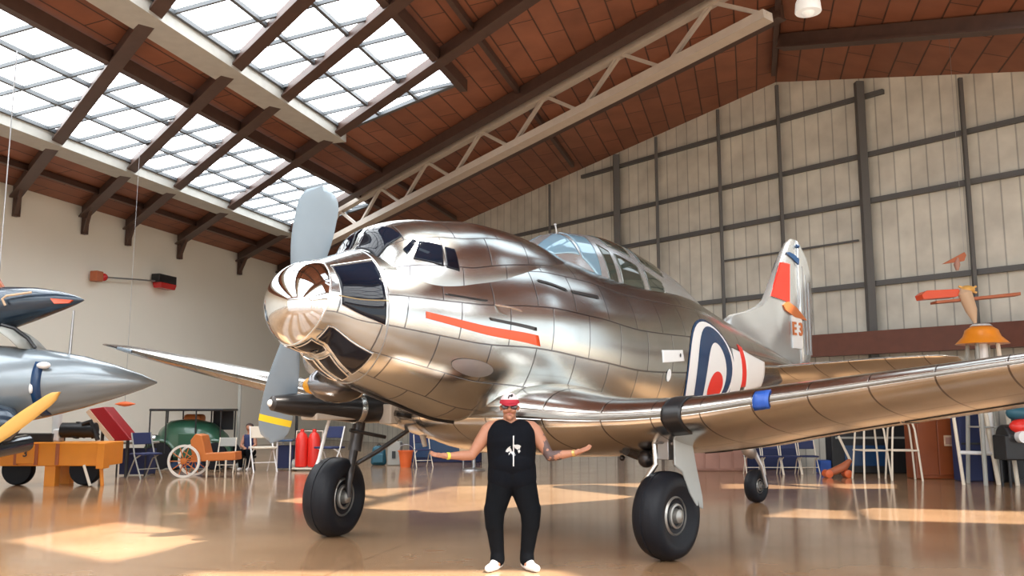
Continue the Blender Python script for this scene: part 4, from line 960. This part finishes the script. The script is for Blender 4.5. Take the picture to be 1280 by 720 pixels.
for i in range(4): a = PI / 4 + i * PI / 2; mb = MB(); mb.tube([(.12 * math.cos(a), .02 + .12 * math.sin(a), .3), (.17 * math.cos(a), .02 + .17 * math.sin(a), 0)], .015, 6); mb.build('leg', 'darkmach', st)
table('table', 'dark blue topped table between white chair and red gas bottles', 342, 364, 551, 588, 'navy', 'white', apron='navycloth')
# ---- red gas bottles on a trolley
g0 = ground(384, 588); k_ = g0.y / 1100; t = thing('gas_bottle_trolley', 'red double gas bottle trolley left of the far landing wheel', 'trolley', (g0.x, g0.y, 0))
for x in (-.16, .16): mb = MB(); mb.lathe([(.02, .08), (.15, .10), (.16, .16), (.16, .80), (.12, .92), (.05, .98), (.05, 1.05), (.02, 1.06)], (x, 0, 0), (0, 0, 1), 24); mb.build('gas_bottle', 'red', t, smooth=True)
mb = MB(); mb.tube([(-.34, .1, .1), (-.34, .16, 1.0), (.34, .16, 1.0), (.34, .1, .1)], .02, 8); mb.box((0, 0, .06), (.7, .4, .04)); mb.build('trolley_frame', 'whitetube', t)
for x in (-.36, .36): mb = MB(); mb.lathe([(.02, -.04), (.14, -.04), (.14, .04), (.02, .04)], (x, .1, .14), (1, 0, 0), 20); mb.build('wheel', 'greyp', t)
# ---- posts by the left wall
for px, pt, m, lb, w in ((296, 470, 'greyp', 'slim grey post standing left of the seated visitor', .05), (369, 505, 'black', 'thin black post behind the dark blue table', .04)):
    g0 = ground(px, 582); mb = MB(); mb.tube([(0, 0, 0.0), (0, 0, (582 - pt) * g0.y / 1100)], w, 8); mb.lathe([(.22, 0), (.2, .03), (.04, .06)], (0, 0, 0), (0, 0, 1), 20); tag(mb.build('post', m, loc=g0), lb, 'post')
# ---- behind the far gear
def boxy(name, label, cat, px0, px1, pt, pb, m, depth=.5, bevel=.03):
    g0 = ground((px0 + px1) / 2, pb); k_ = g0.y / 1100; w = (px1 - px0) * k_; h = (pb - pt) * k_
    t = thing(name, label, cat, (g0.x, g0.y + depth / 2, 0)); mb = MB(); mb.box((0, 0, h / 2), (w, depth, h)); mb.build('casing', m, t, bevel=bevel, seg=3); return t, w, h, depth
g0 = ground(472, 582); t = thing('backpack', 'rounded teal pack standing on the floor beside grey case', 'bag', (g0.x, g0.y + .2, 0))
mb = MB(); mb.box((0, 0, .27), (.46, .3, .54), taper=.75); mb.build('bag_body', 'teal', t, bevel=.10, seg=4, smooth=True)
mb = MB(); mb.box((0, -.18, .2), (.32, .08, .26)); mb.build('pocket', 'teal', t, bevel=.03); mb = MB(); mb.tube([(-.06, 0, .53), (0, 0, .60), (.06, 0, .53)], .015, 8); mb.build('handle', 'black', t)
t, w, h, d = boxy('grey_case', 'upright light grey case between teal pack and orange bucket', 'case', 484, 500, 553, 582, 'greyp'); mb = MB(); mb.tube([(-.08, 0, h), (-.08, 0, h + .06), (.08, 0, h + .06), (.08, 0, h)], .015, 6); mb.build('handle', 'black', t); mb = MB(); mb.box((0, -.26, h * .45), (.10, .02, .20)); mb.build('badge', 'darkmach', t)
g0 = ground(507, 584); t = thing('bucket', 'orange bucket on the floor right of the grey case', 'bucket', g0); mb = MB(); mb.lathe([(.01, .0), (.14, .0), (.20, .42), (.22, .42), (.22, .45), (.18, .45), (.13, .04), (.01, .04)], (0, 0, 0), (0, 0, 1), 28); mb.build('pail', 'orangep', t, smooth=True, angle=30)
mb = MB(); mb.tube([(.21 * math.cos(a), 0, .43 + .18 * math.sin(a)) for a in [PI * i / 12 for i in range(13)]], .008, 6); mb.build('bail_handle', 'steel', t)
t, w, h, d = boxy('exhibit_booth', 'large navy blue exhibit booth under the airplane belly', 'booth', 512, 600, 500, 578, 'navycloth', 1.2)
mb = MB(); mb.box((0, -.62, h * .25), (w * .9, .06, h * .35)); mb.build('front_panel', 'navy', t, bevel=.01); mb = MB(); mb.box((0, -.5, h + .03), (w * 1.04, .5, .06)); mb.build('ledge', 'darkmach', t)
folding_chair('white framed chair at the left end of the navy booth', 528, 584, 40, 'whitetube', 'navycloth', .4)
g0 = ground(592, 588); t = thing('round_table', 'beige round-backed table seen behind the visitor arm', 'table', g0)
mb = MB(); mb.lathe([(.66, .76), (.70, .78), (.70, .83), (.66, .85)], (0, 0, 0), (0, 0, 1), 36); mb.build('tabletop', 'beige', t); mb = MB(); mb.lathe([(.30, 0), (.28, .04), (.05, .08), (.05, .76)], (0, 0, 0), (0, 0, 1), 24); mb.build('pedestal', 'steel', t, smooth=True, angle=40)
g0 = ground(596, 586); t = thing('wing_chair', 'beige curved-back armchair behind the round table', 'chair', (g0.x, g0.y + 1.6, 0))
mb = MB(); mb.loft([[Vector((.62 * math.cos(a), .35 * math.sin(a) * .6 + .1, z)) for a in [PI * i / 16 for i in range(17)]] for z in (.55, .8, 1.0, 1.12)], False, False); o = mb.build('backrest', 'beige', t, smooth=True); o.modifiers.new('t', 'SOLIDIFY').thickness = .08
mb = MB(); mb.box((0, 0, .45), (1.1, .5, .2)); mb.build('seat', 'beige', t, bevel=.05)
for x in (-.45, .45): mb = MB(); mb.tube([(x, 0, 0), (x, 0, .4)], .025, 8); mb.build('leg', 'steel', t)

# ---- wall lamps on the left wall
def on_left(px, py, out=.1):
    d = ray(px, py); n = NL; O = Vector((0, 0, EYE)); t_ = ((CO + NL * out) - O).dot(n) / d.dot(n); return O + d * t_
p = on_left(124, 346, .25); WR_ = math.atan2(EV.y, EV.x); t = thing('warning_lamp', 'small red warning lamp on the cream wall at the end of a thin rod', 'lamp', p, WR_)
mb = MB(); mb.box((-.12, 0, 0), (.3, .3, .34)); mb.build('housing', 'brownleather', t, bevel=.03); mb = MB(); mb.sphere((.12, -.08, 0), .13); mb.build('lens', 'redlens', t, smooth=True)
p2 = on_left(205, 352, .25); t = thing('loudspeaker_box', 'dark boxy loudspeaker with red underside on the cream wall', 'loudspeaker', p2, WR_)
mb = MB(); mb.box((0, -.0, .08), (1.0, .35, .30)); mb.build('cabinet', 'black', t, bevel=.02); mb = MB(); mb.box((.05, -.0, -.17), (.8, .33, .2), taper=1.15); mb.build('red_base', 'redlens', t, bevel=.02)
mb = MB(); dv = (p2 - p).normalized(); mb.tube([p + dv * .2, p2 - dv * .52], .03, 8); tag(mb.build('connecting_rod', 'steel'), 'thin grey rod linking red lamp and dark loudspeaker on the wall', 'rod')
p = atY(156, 505, 22); t = thing('model_aircraft', 'tiny orange spindle-shaped model hanging beside the grey-blue nose', 'model', p)
mb = MB(); mb.lathe([(.005, -.25), (.045, -.12), (.065, 0), (.05, .12), (.005, .27)], (0, 0, 0), (1, 0, 0), 20); mb.build('hull', 'orangep', t, smooth=True); mb = MB(); mb.tube([(0, 0, .06), (0, 0, 6.6)], .005, 5); mb.build('hanging_wire', 'steel', t)

# ---- right: orange-topped tower with model airplane
Yt = 19.05
def tp(px, py): return atY(px, py, Yt)
b0 = tp(1228, 430); t = thing('display_tower', 'tall cream-legged tower with orange dome cap near the right edge', 'tower', (b0.x, Yt, 0))
k_ = Yt / 1100; zt = b0.z
mb = MB(); mb.lathe([(31 * k_, 0), (30 * k_, .02), (22 * k_, .16), (20 * k_, .24), (19 * k_, .30), (12 * k_, .38), (.01, .40)], (0, 0, zt), (0, 0, 1), 40); mb.build('dome_cap', 'lampor', t, smooth=True, angle=50)
mb = MB(); mb.lathe([(13 * k_, .385), (10 * k_, .43), (.01, .44)], (0, 0, zt), (0, 0, 1), 30); mb.build('cap_top', 'white', t, smooth=True)
for sx, sy, m in ((-1, -1, 'greyp'), (1, -1, 'whitetube'), (-1, 1, 'greyp'), (1, 1, 'greyp')): mb = MB(); mb.tube([(sx * .22, sy * .2, zt + .02), (sx * .33, sy * .36, 0)], .045, 8); mb.build('leg', m, t)
mb = MB(); mb.tube([(0, 0, zt + .05), (0, 0, .6)], .10, 12); mb.build('centre_pipe', 'white', t)
for z in (1.2, 2.2): mb = MB(); mb.tube([(-.36 + .05 * z, -.3, z), (.36 - .05 * z, -.3, z), (.36 - .05 * z, .3, z), (-.36 + .05 * z, .3, z), (-.36 + .05 * z, -.3, z)], .02, 6); mb.build('cross_brace', 'greyp', t)
p = tp(1216, 385); t = thing('model_airplane', 'orange and red model airplane mounted nose-up on the dome cap', 'model airplane', (p.x, Yt, 0))
q = lambda px, py, y=0.: Vector(((px - 1216) * k_, y, tp(px, py).z))
mb = MB(); mb.tube([q(1218, 404), q(1214, 388), q(1207, 366), q(1205, 360)], [.03, .12, .15, .05], 14); mb.build('fuselage', 'tan', t, smooth=True)
mb = MB(); mb.prism([q(1153, 368), q(1160, 363), q(1200, 361), q(1204, 368), q(1196, 371), q(1155, 374)], (0, .35, 0)); mb.build('upper_wing', 'orangered', t, bevel=.01)
mb = MB(); mb.prism([q(1171, 376), q(1171, 379), q(1278, 369), q(1278, 365)], (0, .3, 0)); mb.build('lower_wing', 'brownleather', t, bevel=.008)
mb = MB(); mb.sphere(q(1211, 362), .12, (1.3, 1, .8)); mb.beam(q(1200, 358), q(1222, 366), .05, .04); mb.beam(q(1200, 367), q(1222, 358), .05, .04); mb.build('propeller', 'ochre', t)
p = tp(1196, 330); t = thing('model_glider', 'small brown bird-shaped glider model hanging against the ribbed wall', 'model', (p.x, Yt, 0))
q = lambda px, py, y=0.: Vector(((px - 1196) * k_, y, tp(px, py).z))
mb = MB(); mb.prism([q(1178, 330), q(1207, 315), q(1209, 319), q(1206, 326), q(1200, 327)], (0, .06, 0)); mb.build('wing', 'brownleather', t, bevel=.006)
mb = MB(); mb.tube([q(1198, 322), q(1196, 331), q(1196, 338)], [.02, .07, .03], 10); mb.build('body', 'pinkwood', t, smooth=True); mb = MB(); mb.tube([q(1207, 316, .03), q(1207, -60, .03)], .004, 5); mb.build('hanging_wire', 'steel', t)
# ---- pendant lamp
p = atY(1010, 10, 17.5); t = thing('pendant_lamp', 'white enamel pendant lamp hanging at the top edge', 'lamp', p)
mb = MB(); mb.lathe([(.26, -.10), (.27, -.08), (.25, .12), (.17, .30), (.08, .38), (.02, .40)], (0, 0, 0), (0, 0, 1), 30); mb.build('lamp_shade', 'hangwhite', t, smooth=True, angle=60); mb = MB(); mb.tube([(0, 0, .38), (0, 0, 10.8 - p.z)], .012, 6); mb.build('cord', 'black', t); mb = MB(); mb.sphere((0, 0, -.06), .14); mb.build('bulb', 'hangwhite', t, smooth=True)

# ---- right: stools, frames, cabinets
def stool(label, px, pbase, hpx, group, rz_=0.):
    g0 = ground(px, pbase); k_ = g0.y / 1100; h = hpx * k_
    t = thing('bar_stool', label, 'stool', (g0.x, g0.y, 0), rz_, group); w = .26
    for sy in (-1, 1):
        for sx in (-1, 1):
            mb = MB(); mb.tube([(sx * (w + .06), sy * (w + .02), 0), (sx * (w + .02), sy * w * .9, h * .45), (sx * w * .9, sy * w * .8, h * .85), (sx * w * .75, sy * w * .7, h * .96), (sx * w * .5, sy * w * .6, h)], .022, 8); mb.build('leg', 'whitetube', t, smooth=True)
    mb = MB(); z = h * .5; r = w + .015; mb.tube([(-r, -r, z), (r, -r, z), (r, r, z), (-r, r, z), (-r, -r, z)], .016, 8); mb.build('foot_rail', 'whitetube', t)
    mb = MB(); mb.lathe([(.01, h - .02), (.20, h - .02), (.22, h + .01), (.20, h + .04), (.01, h + .05)], (0, 0, 0), (0, 0, 1), 24); mb.build('seat', 'greyp', t, smooth=True); return t
stool('cream tubular bar stool under the wing, left one of the pair', 1090, 599, 70, 'bar stools', .1)
stool('cream tubular bar stool under the wing beside the wooden cabinet', 1130, 600, 72, 'bar stools', -.15)
t, w, h, d = boxy('wooden_cabinet', 'tall reddish-brown wooden cabinet behind the bar stools', 'cabinet', 1146, 1202, 500, 599, 'wood', .5)
mb = MB(); mb.box((-w * .22, -.265, h * .5), (w * .42, .03, h * .9)); mb.build('door', 'wood', t, bevel=.01); mb = MB(); mb.box((w * .22, -.265, h * .5), (w * .42, .03, h * .9)); mb.build('door', 'wood', t, bevel=.01)
mb = MB(); mb.box((w * .27, -.29, h * .47), (w * .26, .02, h * .13)); pl = mb.build('name_plate', 'tan', t, bevel=.005); mb = MB(); mb.box((w * .27, -.302, h * .47), (w * .20, .01, h * .085)); mb.build('plate_face', 'pinkwood', pl)
t, w, h, d = boxy('dark_shelf_unit', 'dark navy shelf unit behind the cream tubular frame', 'shelf unit', 1204, 1243, 500, 602, 'navycloth', .4)
for z in (.45, .95): mb = MB(); mb.box((0, -.21, h * z), (w * .96, .04, .04)); mb.build('shelf', 'darkmach', t)
t, w, h, d = boxy('dark_counter', 'low black counter at the right edge behind the white rail', 'counter', 1249, 1290, 552, 603, 'darkmach', .4)
mb = MB(); mb.box((0, 0, h + .02), (w * 1.0, .42, .05)); mb.build('countertop', 'black', t, bevel=.01)
g0 = ground(1220, 606); k_ = g0.y / 1100; t = thing('tubular_frame', 'tall cream tubular frame with one white rail at the right edge', 'frame', (g0.x, g0.y, 0))
X_ = lambda px: (px - 1220) * k_; Z_ = lambda py: (606 - py) * k_
for a_, b_, w_ in (((1205, 606), (1197, 510), .045), ((1232, 600), (1231, 505), .045), ((1248, 585), (1236, 505), .06), ((1300, 606), (1300, 505), .045)): mb = MB(); mb.tube([(X_(a_[0]), 0, Z_(606)), (X_(b_[0]), 0, Z_(b_[1]))], w_ * .8, 10); mb.build('post', 'whitetube', t, smooth=True)
mb = MB(); mb.tube([(X_(1202), 0, Z_(567)), (X_(1300), 0, Z_(570))], .04, 8); mb.build('rail', 'white', t); mb = MB(); mb.tube([(X_(1197), 0, Z_(511)), (X_(1300), 0, Z_(506))], .035, 8); mb.build('rail', 'whitetube', t)
g0 = ground(1274, 609); k_ = g0.y / 1100; t = thing('motor_unit', 'black engine unit with red rounded cover at the right edge', 'engine', (g0.x, g0.y, 0))
mb = MB(); mb.box((0, 0, .80), (.7, .5, .5)); mb.lathe([(.05, -.3), (.26, -.28), (.28, .28), (.05, .3)], (0, 0, 1.0), (1, 0, 0), 24); mb.build('engine_block', 'darkmach', t, bevel=.03)
mb = MB(); mb.sphere((.05, -.2, 1.22), .24, (1.1, .8, .7)); mb.build('cover', 'red', t, smooth=True); mb = MB(); mb.sphere((0, -.15, 1.50), .2, (1.2, .8, .8)); mb.build('air_filter', 'teal', t, smooth=True); mb = MB(); mb.lathe([(.02, -.1), (.12, -.1), (.12, .1), (.02, .1)], (-.05, -.32, 1.02), (0, 1, 0), 20); mb.build('pulley', 'white', t)
for x in (-.25, .25):
    for y in (-.15, .15): mb = MB(); mb.tube([(x, y, 0), (x, y, .6)], .03, 8); mb.build('leg', 'darkmach', t)
t, w, h, d = boxy('yellow_sign_board', 'dark board with bright yellow top panel peeking over the engine unit', 'board', 1266, 1300, 498, 604, 'darkmach', .06); mb = MB(); mb.box((0, -.04, h - .17), (w * .98, .03, .32)); mb.build('yellow_panel', 'yellow', t); mb = MB(); mb.box((0, -.10, .05), (w * .8, .16, .1)); mb.build('foot', 'darkmach', t)
# stacked chairs row under the wing
t, w, h, d = boxy('pink_wood_partition', 'low dusty-pink wooden partition behind the tail wheel', 'partition', 862, 934, 548, 589, 'pinkwood', .12)
for x in (-.36, -.12, .12, .36): mb = MB(); mb.box((w * x, -.07, h * .5), (w * .2, .03, h * .86)); mb.build('panel', 'pinkwood', t, bevel=.005)
for i, px in enumerate((942, 965, 988, 1011)):
    lb = ['leftmost chair of the navy row under the wing, next to the tail wheel', 'second chair from the tail wheel in the navy row', 'third chair from the tail wheel in the navy row', 'rightmost chair of the navy row under the wing, by the blue crate'][i]
    folding_chair(lb, px, 593, 41.5, 'whitetube', 'navycloth', 0, 'navy chairs in a row under the wing')
boxy('blue_crate', 'small blue crate on the floor at the end of the navy chair row', 'crate', 1026, 1040, 576, 592, 'blue', .35)
t, w, h, d = boxy('navy_counter', 'low navy counter behind the row of navy chairs', 'counter', 936, 1000, 546, 587, 'navycloth', .2)
mb = MB(); mb.box((0, 0, h + .02), (w * 1.02, .24, .04)); mb.build('countertop', 'darkmach', t)
t, w, h, d = boxy('dark_display_case', 'long dark display case behind the bar stools and the wooden toy', 'display case', 1042, 1144, 530, 592, 'darkmach', .45)
mb = MB(); mb.box((0, -.24, h * .7), (w * .9, .04, .05)); mb.build('rail', 'greyp', t); mb = MB(); mb.box((0, 0, h + .02), (w, .5, .04)); mb.build('countertop', 'darkmach', t)
mb = MB(); mb.box((-w * .1, -.24, h * .35), (w * .5, .04, h * .4)); mb.build('front_panel', 'navy', t)
g0 = ground(1048, 597); t = thing('toy_glider', 'small orange-brown wooden ride-on toy before the dark display case', 'toy', g0)
mb = MB(); mb.tube([(-.3, 0, .10), (-.1, 0, .14), (.15, 0, .25), (.3, 0, .4)], [.06, .09, .10, .05], 12); mb.build('toy_body', 'brownleather', t, smooth=True)
for x in (-.25, .2):
    mb = MB(); mb.lathe([(.02, -.14), (.09, -.13), (.09, .13), (.02, .14)], (x, 0, .09), (0, 1, 0), 20); mb.build('wheel', 'orangep', t)
mb = MB(); mb.tube([(.3, 0, .38), (.05, 0, .95)], .03, 8); mb.build('handle', 'whitetube', t)
